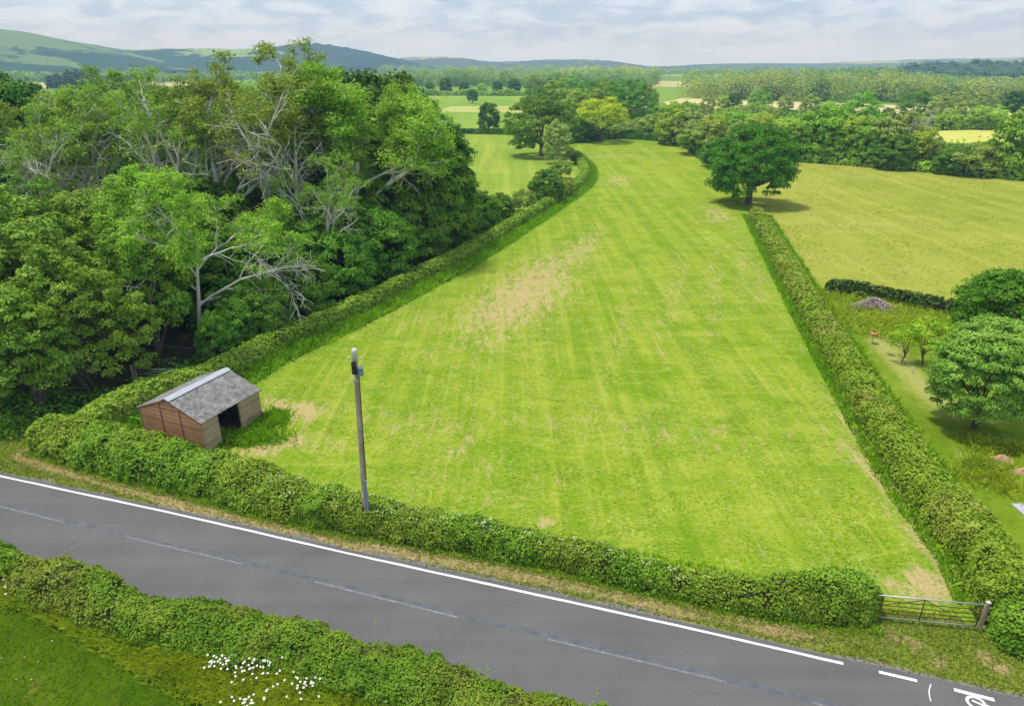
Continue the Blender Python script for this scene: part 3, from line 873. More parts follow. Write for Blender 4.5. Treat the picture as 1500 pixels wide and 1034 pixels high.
M['paint'] = worn_paint('white_road_paint', 0.39)
M['paintworn'] = worn_paint('worn_road_paint', 0.55, (0.31, 0.31, 0.315))
seam = NT('road_seam'); M['seam'] = seam.done(seam.bsdf(seam.ramp(seam.noise(seam.obj(), 2.0, 4), [(0.35, (0.085, 0.088, 0.105)), (0.65, (0.13, 0.128, 0.138))]), 0.7, 0.3))
E_ = lambda *pp: np.array([P(*p)[:2] for p in pp])
ex_l = np.vstack([edge_line[0] + dl * 110, edge_line[0] + dl * 50, edge_line[0] + dl * 12, edge_line])
ribbon('edge_line', ex_l, 0.065, -0.065, 0.054, M['paint'], road, 0.2, (0.02, 0.02), 7)
cl_path = np.vstack([E_((0, 743), (100, 768), (185, 787), (355, 827), (462, 853), (670, 905), (802, 937), (1065, 1000)), [[14.5, 17.25], [24, 13.8]]])
cl_path = np.vstack([cl_path[0] + dl * 90, cl_path[0] + dl * 45, cl_path[0] + dl * 15, cl_path])
ribbon('road_seam', cl_path + np.array([0.03, 0.13]), 0.16, -0.10, 0.053, M['seam'], road, 0.5, (0.08, 0.05), 9)
for a, b in [((-60, 728), (95, 766)), ((185, 787), (355, 827)), ((462, 853), (670, 905)), ((802, 937), (1065, 1000)), ((1190, 1030), (1420, 1088))]:
    ribbon('centre_dash', E_(a, ((a[0] + b[0]) / 2, (a[1] + b[1]) / 2), b), 0.05, -0.05, 0.057, M['paintworn'], road, 0.3, (0.012, 0.012), 11)
ribbon('edge_dash', E_((1287, 985), (1315, 991.5), (1343, 998)), 0.07, -0.07, 0.057, M['paint'], road, 0.3, (0.005, 0.005), 12)
ribbon('edge_dash', E_((1397, 1011), (1426, 1018.5), (1456, 1026)), 0.08, -0.08, 0.057, M['paint'], road, 0.3, (0.005, 0.005), 13)
ribbon('paint_mark', E_((1363, 1003), (1360.5, 1012), (1361, 1020), (1363, 1028)), 0.018, -0.018, 0.057, M['paint'], road, 0.1, (0.004, 0.004), 14)
# the painted bicycle beside the edge dash (its upper half is in view)
mb = MB()


def stroke(pts, w=0.07):
    w *= 1.45
    pts = np.array(pts, float)
    n = len(pts); t_ = np.gradient(pts, axis=0); nn = unit(np.c_[-t_[:, 1], t_[:, 0]]) * w / 2
    vs = [(p[0], p[1], 0.0) for p in np.concatenate([pts + nn, pts - nn])]
    mb.add(vs, [(i, n + i, n + i + 1, i + 1) for i in range(n - 1)])


bo = P(1418, 1027)[:2]; bt = unit(P(1456, 1026)[:2] - P(1397, 1010)[:2]); bn = np.array([-bt[1], bt[0]])
BK = lambda a, b: bo + bt * a + bn * b
ring = lambda c, r, a0=0, a1=2 * PI: [BK(c[0] + r * math.cos(a) * 1.0, c[1] + r * math.sin(a) * 0.9) for a in np.linspace(a0, a1, 28)]
mb.v = []; mb.f = []
# wheels, frame, saddle and handlebar of a bicycle drawn along the lane
stroke(ring((0.25, -0.02), 0.30)); stroke([BK(0.12, 0.06), BK(0.32, 0.0), BK(0.52, -0.05)], 0.06)
stroke([BK(0.4, -0.02), BK(0.85, -0.02), BK(1.2, 0.0), BK(1.38, -0.06), BK(1.46, -0.2)], 0.06)
stroke([BK(0.80, -0.02), BK(0.78, -0.2), BK(0.75, -0.42)], 0.08)
stroke(ring((0.35, -0.62), 0.26)); stroke([BK(-0.05, -0.32), BK(0.2, -0.36), BK(0.45, -0.32)], 0.06); stroke([BK(0.05, -0.38), BK(0.3, -0.44), BK(0.75, -0.40)], 0.06)
stroke(ring((1.25, -0.62), 0.28))
mb.v = [(x, y, 0.0605 + 0.0006 * (i % 2)) for i, (x, y, z) in enumerate(mb.v)]
mb.build('bicycle_symbol', M['paint'], road)

# ---- near lawn
t, col, nb = ground_mat('short_lawn', (0.035, 0.08, 0.003), (0.062, 0.12, 0.004), (0.11, 0.155, 0.010), 0.15, 0.6, 4, spots=(0.60, 0.75, 0.35, (0.16, 0.165, 0.03)))
M['lawn'] = t.done(t.bsdf(col, 1.0, 0.0, nb))
near_line = np.array([P(*p, 1.2)[:2] for p in [(0, 790), (120, 826), (250, 868), (350, 884), (480, 912), (600, 952), (700, 982), (890, 1036)]])
nd = unit(near_line[0] - near_line[1]); ne = unit(near_line[-1] - near_line[-2])
lawn_poly = np.vstack([[near_line[0] + nd * 60 + [0, -1.5]], near_line + np.array([0.0, 0.2]), [near_line[-1] + ne * 14], [[20, 0], [20, -20], [-90, -20]]])
sheet('lawn', lawn_poly, 0.8, 0.0, M['lawn'], None, lambda p: 0.04 * vnoise(p, 0.5, 28, 3))


# ================================================================== hills, sky and air
def hill(name, sky, Y, depth, mat, seed, rough=0.02, wood=0.0, kind='structure', foot=0.0):
    """a ridge whose crest follows the given skyline, falling away on both sides"""
    S = np.array([PD(x, y, Y) for x, y in sky])
    xs = np.linspace(S[0, 0], S[-1, 0], 260); zc = np.interp(xs, S[:, 0], S[:, 2])
    k = np.ones(9) / 9; zc = np.convolve(np.pad(zc, 4, 'edge'), k, 'valid')
    ys = np.linspace(-1, 1, 46)
    X, V = np.meshgrid(xs, ys, indexing='ij')
    prof = np.where(V < 0, (0.5 + 0.5 * np.cos(V * PI)) ** 0.85, 1 - V * 0.4)
    p = np.c_[X.ravel(), V.ravel() * depth / 1.0]
    nz = vnoise(p, 1 / (depth * 0.45), seed, 4) - 0.5
    n2 = vnoise(p, 1 / (depth * 0.06), seed + 2, 3) - 0.5
    z = zc[:, None] * prof
    z = z.ravel() * (1 + 0.45 * nz * (1 - prof.ravel() ** 3)) + n2 * rough * Y * 0.02 + wood * (vnoise(p, 1 / 26.0, seed + 4, 2) - 0.5) * 14
    v = np.c_[X.ravel() * (1 + 0 * V.ravel()), Y + V.ravel() * depth, z - 1.0 - foot]
    idx = np.arange(len(v)).reshape(X.shape)
    f = np.stack([idx[:-1, :-1], idx[1:, :-1], idx[1:, 1:], idx[:-1, 1:]], -1).reshape(-1, 4)
    return tag(link(name, mesh_np(name, v, f, mat, smooth=True)), kind=kind)


def hill_mat(name, grass, wood, th, sc, extra=None):
    t = NT(name)
    v = t.obj()
    a = t.noise(v, sc, 5, 0.6, 0.3); b = t.noise(v, sc * 9, 3, 0.6)
    z = t.n('ShaderNodeSeparateXYZ'); t.l(v, z.inputs[0])
    zz = t.math('MULTIPLY', z.outputs[2], 0.0028)
    f = t.math('ADD', t.math('SUBTRACT', a, zz), t.math('MULTIPLY', t.math('SUBTRACT', b, 0.25), 0.34))
    g = t.mix(t.noise(v, sc * 3, 3), grass, [q * 1.5 for q in grass])
    w = t.mix(t.noise(v, 0.03, 3), [q * 0.6 for q in wood], [q * 1.5 for q in wood])
    c = t.mix(t.ramp(f, [(th, 0.0), (th + 0.03, 1.0)]), g, w)
    return t.done(t.bsdf(c, 0.95, 0.05))


M['down'] = hill_mat('downland', (0.10, 0.155, 0.035), (0.02, 0.055, 0.015), 0.45, 0.0045)
M['down2'] = hill_mat('wooded_down', (0.17, 0.24, 0.05), (0.022, 0.055, 0.016), 0.34, 0.004)
M['woodhill'] = hill_mat('wooded_hill', (0.10, 0.15, 0.05), (0.016, 0.04, 0.016), 0.10, 0.004)
M['farhill'] = hill_mat('far_hill', (0.22, 0.26, 0.10), (0.05, 0.08, 0.035), 0.42, 0.0022)
hill('hill', [(-300, 60), (-200, 46), (-100, 40), (0, 42), (30, 45), (60, 55), (100, 68), (150, 77), (200, 90), (240, 99), (270, 104)], 1900, 560, M['down'], 3)
hill('hill', [(60, 97), (140, 79), (180, 74), (250, 72), (330, 71), (380, 73), (430, 74), (480, 82), (520, 98)], 2400, 520, M['down2'], 5, wood=0.6)
hill('hill', [(340, 97), (380, 77), (430, 66), (465, 64), (500, 68), (540, 76), (580, 86), (610, 95), (640, 102)], 2700, 560, M['woodhill'], 7, wood=1.0)
hill('hill', [(520, 97), (560, 87), (600, 84), (640, 83), (680, 85), (720, 91), (760, 90), (800, 88), (850, 87), (890, 89), (930, 95), (970, 101)], 3500, 700, M['farhill'], 9, wood=0.5)
hill('hill', [(940, 101), (1000, 97), (1030, 94), (1100, 92.5), (1200, 93.5), (1280, 89), (1350, 87), (1400, 86), (1500, 84), (1650, 82), (1800, 88), (1900, 98)], 3900, 700, M['farhill'], 11, wood=0.3)

sun_dir = Vector((-0.28, 0.08, 0.95)).normalized()
w = bpy.data.worlds.new('World'); scene.world = w; w.use_nodes = True
nt = w.node_tree; nt.nodes.clear()
out = nt.nodes.new('ShaderNodeOutputWorld')
sky = nt.nodes.new('ShaderNodeTexSky'); sky.sky_type = 'NISHITA'; sky.sun_disc = False
sky.sun_elevation = math.asin(sun_dir.z); sky.sun_rotation = math.atan2(sun_dir.x, sun_dir.y)
sky.air_density = 1.0; sky.dust_density = 1.5
bg1 = nt.nodes.new('ShaderNodeBackground'); bg1.inputs[1].default_value = 0.12
nt.links.new(sky.outputs[0], bg1.inputs[0])
tc = nt.nodes.new('ShaderNodeTexCoord')
mp = nt.nodes.new('ShaderNodeMapping'); mp.inputs['Scale'].default_value = (7.5, 7.5, 27.0)
nt.links.new(tc.outputs['Generated'], mp.inputs[0])
n1 = nt.nodes.new('ShaderNodeTexNoise'); n1.inputs['Scale'].default_value = 2.2; n1.inputs['Detail'].default_value = 7; n1.inputs['Roughness'].default_value = 0.55; n1.inputs['Distortion'].default_value = 0.4
nt.links.new(mp.outputs[0], n1.inputs['Vector'])
cr = nt.nodes.new('ShaderNodeValToRGB')
for e, (p_, c_) in zip([cr.color_ramp.elements[0], cr.color_ramp.elements[1], cr.color_ramp.elements.new(0.5), cr.color_ramp.elements.new(0.6)],
                       [(0.28, (0.40, 0.52, 0.71, 1)), (0.68, (0.90, 0.95, 1.0, 1)), (0.43, (0.50, 0.61, 0.78, 1)), (0.54, (0.64, 0.75, 0.90, 1))]):
    e.position = p_; e.color = c_
nt.links.new(n1.outputs[0], cr.inputs[0])
bg2 = nt.nodes.new('ShaderNodeBackground'); bg2.inputs[1].default_value = 0.93
sz_ = nt.nodes.new('ShaderNodeSeparateXYZ'); nt.links.new(tc.outputs['Generated'], sz_.inputs[0])
hr = nt.nodes.new('ShaderNodeMapRange'); hr.inputs['From Min'].default_value = 0.0; hr.inputs['From Max'].default_value = 0.045; hr.inputs['To Min'].default_value = 0.85; hr.inputs['To Max'].default_value = 0.0; hr.interpolation_type = 'SMOOTHSTEP'
nt.links.new(sz_.outputs[2], hr.inputs[0])
hm_ = nt.nodes.new('ShaderNodeMix'); hm_.data_type = 'RGBA'; hm_.inputs[7].default_value = (0.70, 0.86, 1.08, 1)
nt.links.new(hr.outputs[0], hm_.inputs[0]); nt.links.new(cr.outputs[0], hm_.inputs[6])
nt.links.new(hm_.outputs[2], bg2.inputs[0])
ms = nt.nodes.new('ShaderNodeMixShader'); ms.inputs[0].default_value = 0.85
nt.links.new(bg1.outputs[0], ms.inputs[1]); nt.links.new(bg2.outputs[0], ms.inputs[2]); nt.links.new(ms.outputs[0], out.inputs[0])

sun = bpy.data.lights.new('sun', 'SUN'); sun.energy = 2.9; sun.angle = R(7); sun.color = (1.0, 0.955, 0.88)
so = bpy.data.objects.new('sun', sun); COL.objects.link(so)
so.rotation_euler = sun_dir.to_track_quat('Z', 'Y').to_euler()
so.location = (0, 0, 200)

hz = bpy.data.materials.new('air'); hz.use_nodes = True
hz.node_tree.nodes.clear()
ho = hz.node_tree.nodes.new('ShaderNodeOutputMaterial'); hv = hz.node_tree.nodes.new('ShaderNodeVolumePrincipled')
hv.inputs['Color'].default_value = (0.42, 0.68, 1.0, 1); hv.inputs['Absorption Color'].default_value = (1, 1, 1, 1); hv.inputs['Density'].default_value = 2.6e-4; hv.inputs['Anisotropy'].default_value = 0.0
hz.node_tree.links.new(hv.outputs[0], ho.inputs['Volume'])
mb = MB(); mb.box((0, 2250, 83.5), (12000, 5300, 173))
tag(mb.build('haze', hz), kind='stuff')

cam = bpy.data.cameras.new('camera'); cam.sensor_width = 36; cam.lens = 24.0; cam.clip_start = 0.5; cam.clip_end = 30000
co = bpy.data.objects.new('camera', cam); COL.objects.link(co)
co.location = (0, 0, CAM_H); co.rotation_euler = (PI / 2 - PITCH, 0, 0)
scene.camera = co
vs_ = scene.view_settings; vs_.view_transform = 'Standard'; vs_.look = 'None'; vs_.exposure = 0.32; vs_.gamma = 1.0
scene.render.engine = 'CYCLES'
cy = scene.cycles
cy.max_bounces = 6; cy.diffuse_bounces = 3; cy.glossy_bounces = 2; cy.transmission_bounces = 3; cy.transparent_max_bounces = 4; cy.volume_bounces = 0
cy.use_denoising = True; cy.caustics_reflective = False; cy.caustics_refractive = False; cy.sample_clamp_indirect = 5


# ================================================================== hedges
def blossom(frac, n, where, sz=0.13):
    def fn(root, surf, L, rng):
        c0 = rng.uniform(where[0] * L, where[1] * L, n); th0 = rng.uniform(0.5, 2.2, n)
        q = np.repeat(c0, frac) + rng.normal(0, 0.13, n * frac); th = np.repeat(th0, frac) + rng.normal(0, 0.10, n * frac)
        x, y, z, gx, gy, gz = surf(np.clip(q, 0, L), np.clip(th, 0.1, 3.0), 1.04)
        p = np.c_[x, y, z + 0.03]
        o = link('blossom', leaf_mesh('blossom', p, np.c_[gx, gy, gz + 0.5] + rng.normal(0, 0.3, p.shape), sz * rng.uniform(0.6, 1.3, len(p)), rng.uniform(0, 1, len(p)), M['blossom'], rng, 0.9), root)
        o['label'] = 'cream white blossom heads'
    return fn


rc, rs = resample(np.vstack([[road_front[0] + unit(road_front[0] - road_front[1]) * 0.8], road_front]), 0.5)
rsk = np.array([rs[np.argmin(np.linalg.norm(rc - q, axis=1))] for q in road_front])
rw_ = np.interp(rs, rsk, [2.9, 3.3, 3.1, 2.6, 2.0, 1.45, 1.3, 1.15, 1.2, 1.8, 1.9, 1.7]); rh_ = np.interp(rs, rsk, [1.7, 1.85, 1.8, 1.7, 1.6, 1.5, 1.4, 1.25, 1.3, 1.9, 2.0, 1.9])
tt_ = np.gradient(rc, axis=0); rfn = rc + unit(np.c_[-tt_[:, 1], tt_[:, 0]]) * (rw_[:, None] / 2 + 0.18)
sc_ = np.r_[0, np.cumsum(np.linalg.norm(np.diff(rfn, axis=0), axis=1))]
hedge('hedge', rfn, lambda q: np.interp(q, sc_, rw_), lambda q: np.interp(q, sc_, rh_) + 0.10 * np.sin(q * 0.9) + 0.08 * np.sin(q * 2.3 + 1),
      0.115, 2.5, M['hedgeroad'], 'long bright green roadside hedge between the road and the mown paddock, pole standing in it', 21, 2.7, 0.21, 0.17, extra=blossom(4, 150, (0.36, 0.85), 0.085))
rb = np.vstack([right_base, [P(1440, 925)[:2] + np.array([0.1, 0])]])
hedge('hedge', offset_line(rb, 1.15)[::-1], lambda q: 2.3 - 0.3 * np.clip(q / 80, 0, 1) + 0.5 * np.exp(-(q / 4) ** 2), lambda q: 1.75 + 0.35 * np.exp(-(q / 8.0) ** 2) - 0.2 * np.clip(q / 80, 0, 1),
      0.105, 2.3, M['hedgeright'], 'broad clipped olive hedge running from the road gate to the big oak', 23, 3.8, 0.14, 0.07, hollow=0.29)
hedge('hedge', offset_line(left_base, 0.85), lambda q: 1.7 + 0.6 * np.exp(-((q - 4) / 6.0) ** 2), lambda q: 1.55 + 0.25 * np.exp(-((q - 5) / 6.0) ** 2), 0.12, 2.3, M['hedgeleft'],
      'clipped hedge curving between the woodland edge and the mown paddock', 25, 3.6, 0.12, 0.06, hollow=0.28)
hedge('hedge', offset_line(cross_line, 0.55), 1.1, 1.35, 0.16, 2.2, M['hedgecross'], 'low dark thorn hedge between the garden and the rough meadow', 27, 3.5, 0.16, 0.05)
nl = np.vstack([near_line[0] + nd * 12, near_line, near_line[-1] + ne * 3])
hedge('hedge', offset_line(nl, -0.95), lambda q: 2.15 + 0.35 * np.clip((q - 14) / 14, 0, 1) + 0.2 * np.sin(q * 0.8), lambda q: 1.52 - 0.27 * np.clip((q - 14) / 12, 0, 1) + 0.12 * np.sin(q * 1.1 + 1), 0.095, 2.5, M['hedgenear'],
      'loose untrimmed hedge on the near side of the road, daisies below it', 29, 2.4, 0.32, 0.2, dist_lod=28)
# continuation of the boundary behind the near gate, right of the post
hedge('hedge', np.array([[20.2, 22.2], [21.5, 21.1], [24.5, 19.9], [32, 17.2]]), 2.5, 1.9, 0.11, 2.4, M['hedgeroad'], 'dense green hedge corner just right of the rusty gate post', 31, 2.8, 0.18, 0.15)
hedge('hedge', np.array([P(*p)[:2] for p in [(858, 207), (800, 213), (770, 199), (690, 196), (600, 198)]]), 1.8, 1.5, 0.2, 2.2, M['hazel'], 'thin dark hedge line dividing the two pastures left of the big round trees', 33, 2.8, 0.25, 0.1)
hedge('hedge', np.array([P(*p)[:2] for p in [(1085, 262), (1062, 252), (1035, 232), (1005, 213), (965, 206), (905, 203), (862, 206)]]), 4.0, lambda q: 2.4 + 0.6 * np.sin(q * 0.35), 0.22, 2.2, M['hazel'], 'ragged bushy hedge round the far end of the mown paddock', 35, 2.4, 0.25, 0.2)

# ================================================================== grasses
rng = np.random.default_rng(77)


def scatter(line, lo, hi, n, rng):
    c, s = resample(line, 0.3)
    q = rng.uniform(0, s[-1], n); t = unit(np.gradient(c, axis=0)); nn = np.c_[-t[:, 1], t[:, 0]]
    o = rng.uniform(lo, hi, n)
    x = np.interp(q, s, c[:, 0]) + np.interp(q, s, nn[:, 0]) * o; y = np.interp(q, s, c[:, 1]) + np.interp(q, s, nn[:, 1]) * o
    return np.c_[x, y], q


def grass_obj(name, p, h, w, mat, label, lean=0.35, rnd=None, z=0.03):
    o = link(name, blades_mesh(name, np.c_[p, np.full(len(p), z)], h, w, mat, rng, rnd, lean))
    return tag(o, label, 'grass', kind='stuff')


# rank grass at the hedge feet
a, q = scatter(left_base, -2.0, 0.5, 26000, rng)
hh = rng.uniform(0.25, 0.75, len(a)) * (0.6 + 0.8 * vnoise(a, 0.5, 3, 2))
grass_obj('rank_grass', a, hh, rng.uniform(0.05, 0.13, len(a)), M['lushgrass'], 'rank green grass along the foot of the woodland side hedge')
a, q = scatter(right_base, -0.8, 0.3, 9000, rng)
b, q = scatter(right_base, 2.1, 3.6, 9000, rng)
a = np.vstack([a, b])
grass_obj('rank_grass', a, rng.uniform(0.15, 0.5, len(a)), rng.uniform(0.05, 0.11, len(a)), M['lushgrass'], 'rank green grass along both sides of the broad olive hedge')
a, q = scatter(offset_line(road_front, 0), -0.15, 0.4, 5000, rng)
b, q = scatter(offset_line(road_front, 2.0), -0.2, 0.9, 5000, rng)
a = np.vstack([a, b])
grass_obj('rank_grass', a, rng.uniform(0.08, 0.26, len(a)), rng.uniform(0.04, 0.08, len(a)), M['lushgrass'], 'rank green grass at the foot of the roadside hedge')
a = P(397, 618)[:2] + rng.normal(0, 1, (1700, 2)) * np.array([0.5, 0.55])
a = np.vstack([a, P(360, 645)[:2] + rng.normal(0, 1, (1900, 2)) * np.array([1.1, 0.45])])
grass_obj('rank_grass', a, rng.uniform(0.2, 0.65, len(a)), rng.uniform(0.05, 0.1, len(a)), M['lushgrass'], 'clump of rank green grass growing beside the open front of the shelter')
# verge turf
a, q = scatter(np.vstack([edge_line[0] + dl * 14, edge_line, edge_line[-1] + dr * 9]), 0.35, 5.5, 95000, rng)
d, _ = edge_dist(road_front, a)
inv = inside(verge_poly, a); a = a[inv]; d = d[inv]
dry = verge_dry(a)
dm = dry > 0.55; ad = a[dm & (rng.uniform(0, 1, len(a)) < 0.75)]
grass_obj('dry_grass', ad, rng.uniform(0.03, 0.10, len(ad)), rng.uniform(0.025, 0.05, len(ad)), M['drygrass'], 'sun dried straw coloured grass of the road verge', 1.0)
a = a[(dry < 0.7) | (rng.uniform(0, 1, len(a)) < 0.12)]
grass_obj('verge_grass', a, rng.uniform(0.04, 0.16, len(a)), rng.uniform(0.03, 0.06, len(a)), M['vergegrass'], 'half dry short grass of the road verge', 0.6)
# paddock turf near the camera
n = 90000
u = rng.uniform(0, 1, n)
a = np.c_[rng.uniform(-26, 30, n), 23 + 95 * u ** 2.0]
a = a[inside(field_poly, a)]
sa = straw_attr(a)
keep = (sa < 0.5) & (rng.uniform(0, 1, len(a)) < np.clip(1.15 * (vnoise(a, 0.7, 41, 3) - 0.25) * 2.0, 0.08, 1) * np.clip((115 - a[:, 1]) / 50, 0, 1))
a = a[keep]
grass_obj('paddock_grass', a, rng.uniform(0.03, 0.075, len(a)), rng.uniform(0.035, 0.07, len(a)) * (1 + a[:, 1] / 90), M['turf'], 'short bright green mown grass of the paddock', 1.3,
          np.clip(vnoise(a, 0.35, 43, 3) * 1.3 - 0.3 + rng.uniform(0, 0.4, len(a)), 0, 1), 0.05)
# straw lying on it
n = 200000
a = np.c_[rng.uniform(-26, 34, n), 23 + 100 * rng.uniform(0, 1, n) ** 1.5]
a = a[inside(field_poly, a)]
sa = straw_attr(a) * 0.8 + 0.55 * (vnoise(a * np.array([1, 0.6]), 0.8, 51, 4) - 0.6) - 0.05
a = a[rng.uniform(0, 1, len(a)) < np.clip(sa, 0, 1) * 0.75 * np.clip((vnoise(a, 0.9, 55, 3) - 0.3) * 2.6, 0.05, 1)]
c = np.c_[a, np.full(len(a), 0.075) + rng.uniform(0, 0.03, len(a))]
nr = np.array([0, 0, 1.0]) + rng.normal(0, 0.3, (len(a), 3))
o = link('straw', leaf_mesh('straw', c, nr, rng.uniform(0.05, 0.15, len(a)) * (1 + a[:, 1] / 90), rng.uniform(0, 1, len(a)), M['straw'], rng, 0.28))
tag(o, 'pale wisps of cut straw lying over the mown paddock', 'straw', kind='stuff')
# rough grass of the right meadow
n = 60000
a = np.c_[rng.uniform(20, 110, n), 58 + 105 * rng.uniform(0, 1, n) ** 1.4]
a = a[inside(meadow_poly, a)]; a = a[rng.uniform(0, 1, len(a)) < np.clip((vnoise(a, 0.16, 61, 3) - 0.3) * 2.2, 0.05, 0.8)]
grass_obj('meadow_grass', a, rng.uniform(0.06, 0.2, len(a)), rng.uniform(0.06, 0.14, len(a)), M['meadowgrass'], 'tall yellowing grass of the rough meadow on the right', 1.1,
          np.clip(vnoise(a, 0.1, 63, 3) * 1.2 - 0.2 + rng.uniform(0, 0.4, len(a)), 0, 1))
# garden rough
n = 26000
a = np.c_[rng.uniform(22, 50, n), rng.uniform(40, 70, n)]
a = a[inside(garden_poly, a)]
k = (a[:, 1] > P(1290, 497)[1] + (a[:, 0] - P(1290, 497)[0]) * -0.75) & (vnoise(a, 0.3, 71, 2) > 0.3)
a = a[k]
grass_obj('garden_grass', a, rng.uniform(0.2, 0.65, len(a)), rng.uniform(0.06, 0.14, len(a)), M['longgrass'], 'tall uncut grass in the rough end of the garden', 0.35)
a = np.vstack([P(x, y)[:2] + rng.normal(0, s_, (n_, 2)) for x, y, s_, n_ in [(1440, 655, 0.5, 700), (1450, 685, 0.6, 900), (1485, 660, 0.45, 500), (1430, 700, 0.6, 700), (1475, 715, 0.6, 500)]])
grass_obj('garden_grass', a, rng.uniform(0.12, 0.5, len(a)), rng.uniform(0.05, 0.1, len(a)), M['longgrass'], 'green weeds round the bare earth mound in the garden', 0.35)
# long yellow grass in front of the near hedge, and the lawn
foot = offset_line(nl, -1.7)
lg = np.array([P(*p)[:2] for p in [(-60, 880), (60, 895), (150, 945), (230, 1000), (330, 1040), (480, 1075)]])
c1, s1 = resample(foot, 0.5); c2, s2 = resample(lg, 0.5)
n = 40000
q = rng.uniform(0.10, 0.94, n); k = rng.uniform(0, 1, n)
pa = np.c_[np.interp(q, s1 / s1[-1], c1[:, 0]), np.interp(q, s1 / s1[-1], c1[:, 1])]; pb = np.c_[np.interp(q, s2 / s2[-1], c2[:, 0]), np.interp(q, s2 / s2[-1], c2[:, 1])]
a = pa + (pb - pa) * k[:, None] + rng.normal(0, 0.15, (n, 2))
grass_obj('long_grass', a, rng.uniform(0.3, 0.75, n) * (1.05 - 0.5 * k), rng.uniform(0.035, 0.075, n), M['longgrass'], 'long yellow green grass below the near hedge', 0.3, np.clip(0.75 * vnoise(a, 0.9, 81, 3) + rng.uniform(0, 0.35, n), 0, 1))
n = 15000
q = rng.uniform(0.10, 0.94, n); k = rng.uniform(0, 0.85, n)
pa = np.c_[np.interp(q, s1 / s1[-1], c1[:, 0]), np.interp(q, s1 / s1[-1], c1[:, 1])]; pb = np.c_[np.interp(q, s2 / s2[-1], c2[:, 0]), np.interp(q, s2 / s2[-1], c2[:, 1])]
a = pa + (pb - pa) * k[:, None]
hh = 0.85 * vnoise(a, 0.8, 85, 3) * (1.15 - 0.6 * k)
m = vnoise(a, 0.6, 87, 2) > 0.42
a = a[m]; hh = hh[m]
c = np.c_[a, hh * rng.uniform(0.5, 1.25, len(a))]
tag(link('weeds', leaf_mesh('weeds', c, np.array([0, -0.2, 0.8]) + rng.normal(0, .5, c.shape), rng.uniform(0.07, 0.16, len(c)), rng.uniform(0, 1, len(c)), M['hedgenear'], rng, 0.45)), 'leafy weeds growing through the long grass below the near hedge', 'weeds', kind='stuff')
n = 45000
a = np.c_[rng.uniform(-27, 0, n), rng.uniform(12, 26, n)]
a = a[inside(lawn_poly, a)]
grass_obj('lawn_grass', a, rng.uniform(0.03, 0.08, len(a)), rng.uniform(0.025, 0.05, len(a)), M['lawngrass'], 'short dark green lawn grass in the near corner', 0.8)
a = np.c_[rng.uniform(-27, -6, 420), rng.uniform(14, 24, 420)]
a = a[inside(lawn_poly, a) & (vnoise(a, 0.4, 91, 2) > 0.45)]
c = np.c_[a, np.full(len(a), 0.12)]
tag(link('lawn_daisies', leaf_mesh('lawn_daisies', c, np.array([0, 0, 1.0]) + rng.normal(0, .2, c.shape), rng.uniform(0.04, 0.075, len(c)), rng.uniform(0, 1, len(c)), M['blossom'], rng, 1.0)), 'tiny pale flowers dotted over the lawn', 'flowers', kind='stuff')
# nettles under the woodland edge
a, q = scatter(wood_edge, -0.4, 3.0, 16000, rng)
a = np.vstack([a, np.c_[rng.uniform(-38, -24, 5000), rng.uniform(37.5, 44.5, 5000)]])
c = np.c_[a, np.abs(rng.normal(0.35, 0.3, len(a))) * (0.4 + 1.2 * vnoise(a, 0.5, 15, 2))]
tag(link('nettles', leaf_mesh('nettles', c, np.array([0, 0, 0.8]) + rng.normal(0, .5, c.shape), rng.uniform(0.14, 0.34, len(c)), rng.uniform(0, 1, len(c)), M['nettle'], rng, 0.6)), 'nettles and low weeds along the foot of the woodland', 'weeds', kind='stuff')

# ox-eye daisies in the long grass: each flower on its stem is a thing
M['daisy_eye'] = plain('daisy_yellow', (0.6, 0.4, 0.03), (0.7, 0.5, 0.05))


def daisy_mesh(sd):
    rg = np.random.default_rng(sd)
    v = []; f = []; mi = []
    tl = unit(np.array([rg.normal(0, 0.2), -0.35, 1.0])); u_ = unit(np.cross(tl, [1, 0, 0])); v_ = np.cross(tl, u_); rr = 0.046
    top = np.array([0, 0, 0.78])
    v += [top + tl * 0.012] + [top + (u_ * math.cos(k) + v_ * math.sin(k)) * rr * (1.0 if j % 2 == 0 else 0.74) for j, k in enumerate(np.linspace(0, 2 * PI, 20, endpoint=False))]
    f += [(0, 1 + j, 1 + (j + 1) % 20) for j in range(20)]; mi += [0] * 20
    b = len(v)
    v += [top + tl * 0.026] + [top + tl * 0.014 + (u_ * math.cos(k) + v_ * math.sin(k)) * rr * 0.3 for k in np.linspace(0, 2 * PI, 8, endpoint=False)]
    f += [(b, b + 1 + j, b + 1 + (j + 1) % 8) for j in range(8)]; mi += [1] * 8
    b = len(v)
    for z, o_ in ((0, np.array([0.03, 0.02, 0])), (0.4, np.array([0.01, 0, 0])), (0.785, np.zeros(3))):
        v += [np.array([math.cos(k) * 0.006, math.sin(k) * 0.006, z]) + o_ for k in (0, 2.1, 4.2)]
    for r_ in (0, 1):
        for k in range(3):
            q = [b + r_ * 3 + k, b + r_ * 3 + (k + 1) % 3, b + r_ * 3 + 3 + (k + 1) % 3, b + r_ * 3 + 3 + k]
            f += [(q[0], q[1], q[2]), (q[0], q[2], q[3])]; mi += [2, 2]
    return mesh_np('daisy', np.array(v), np.array(f), [M['petal'], M['daisy_eye'], M['nettle']], None, mi)


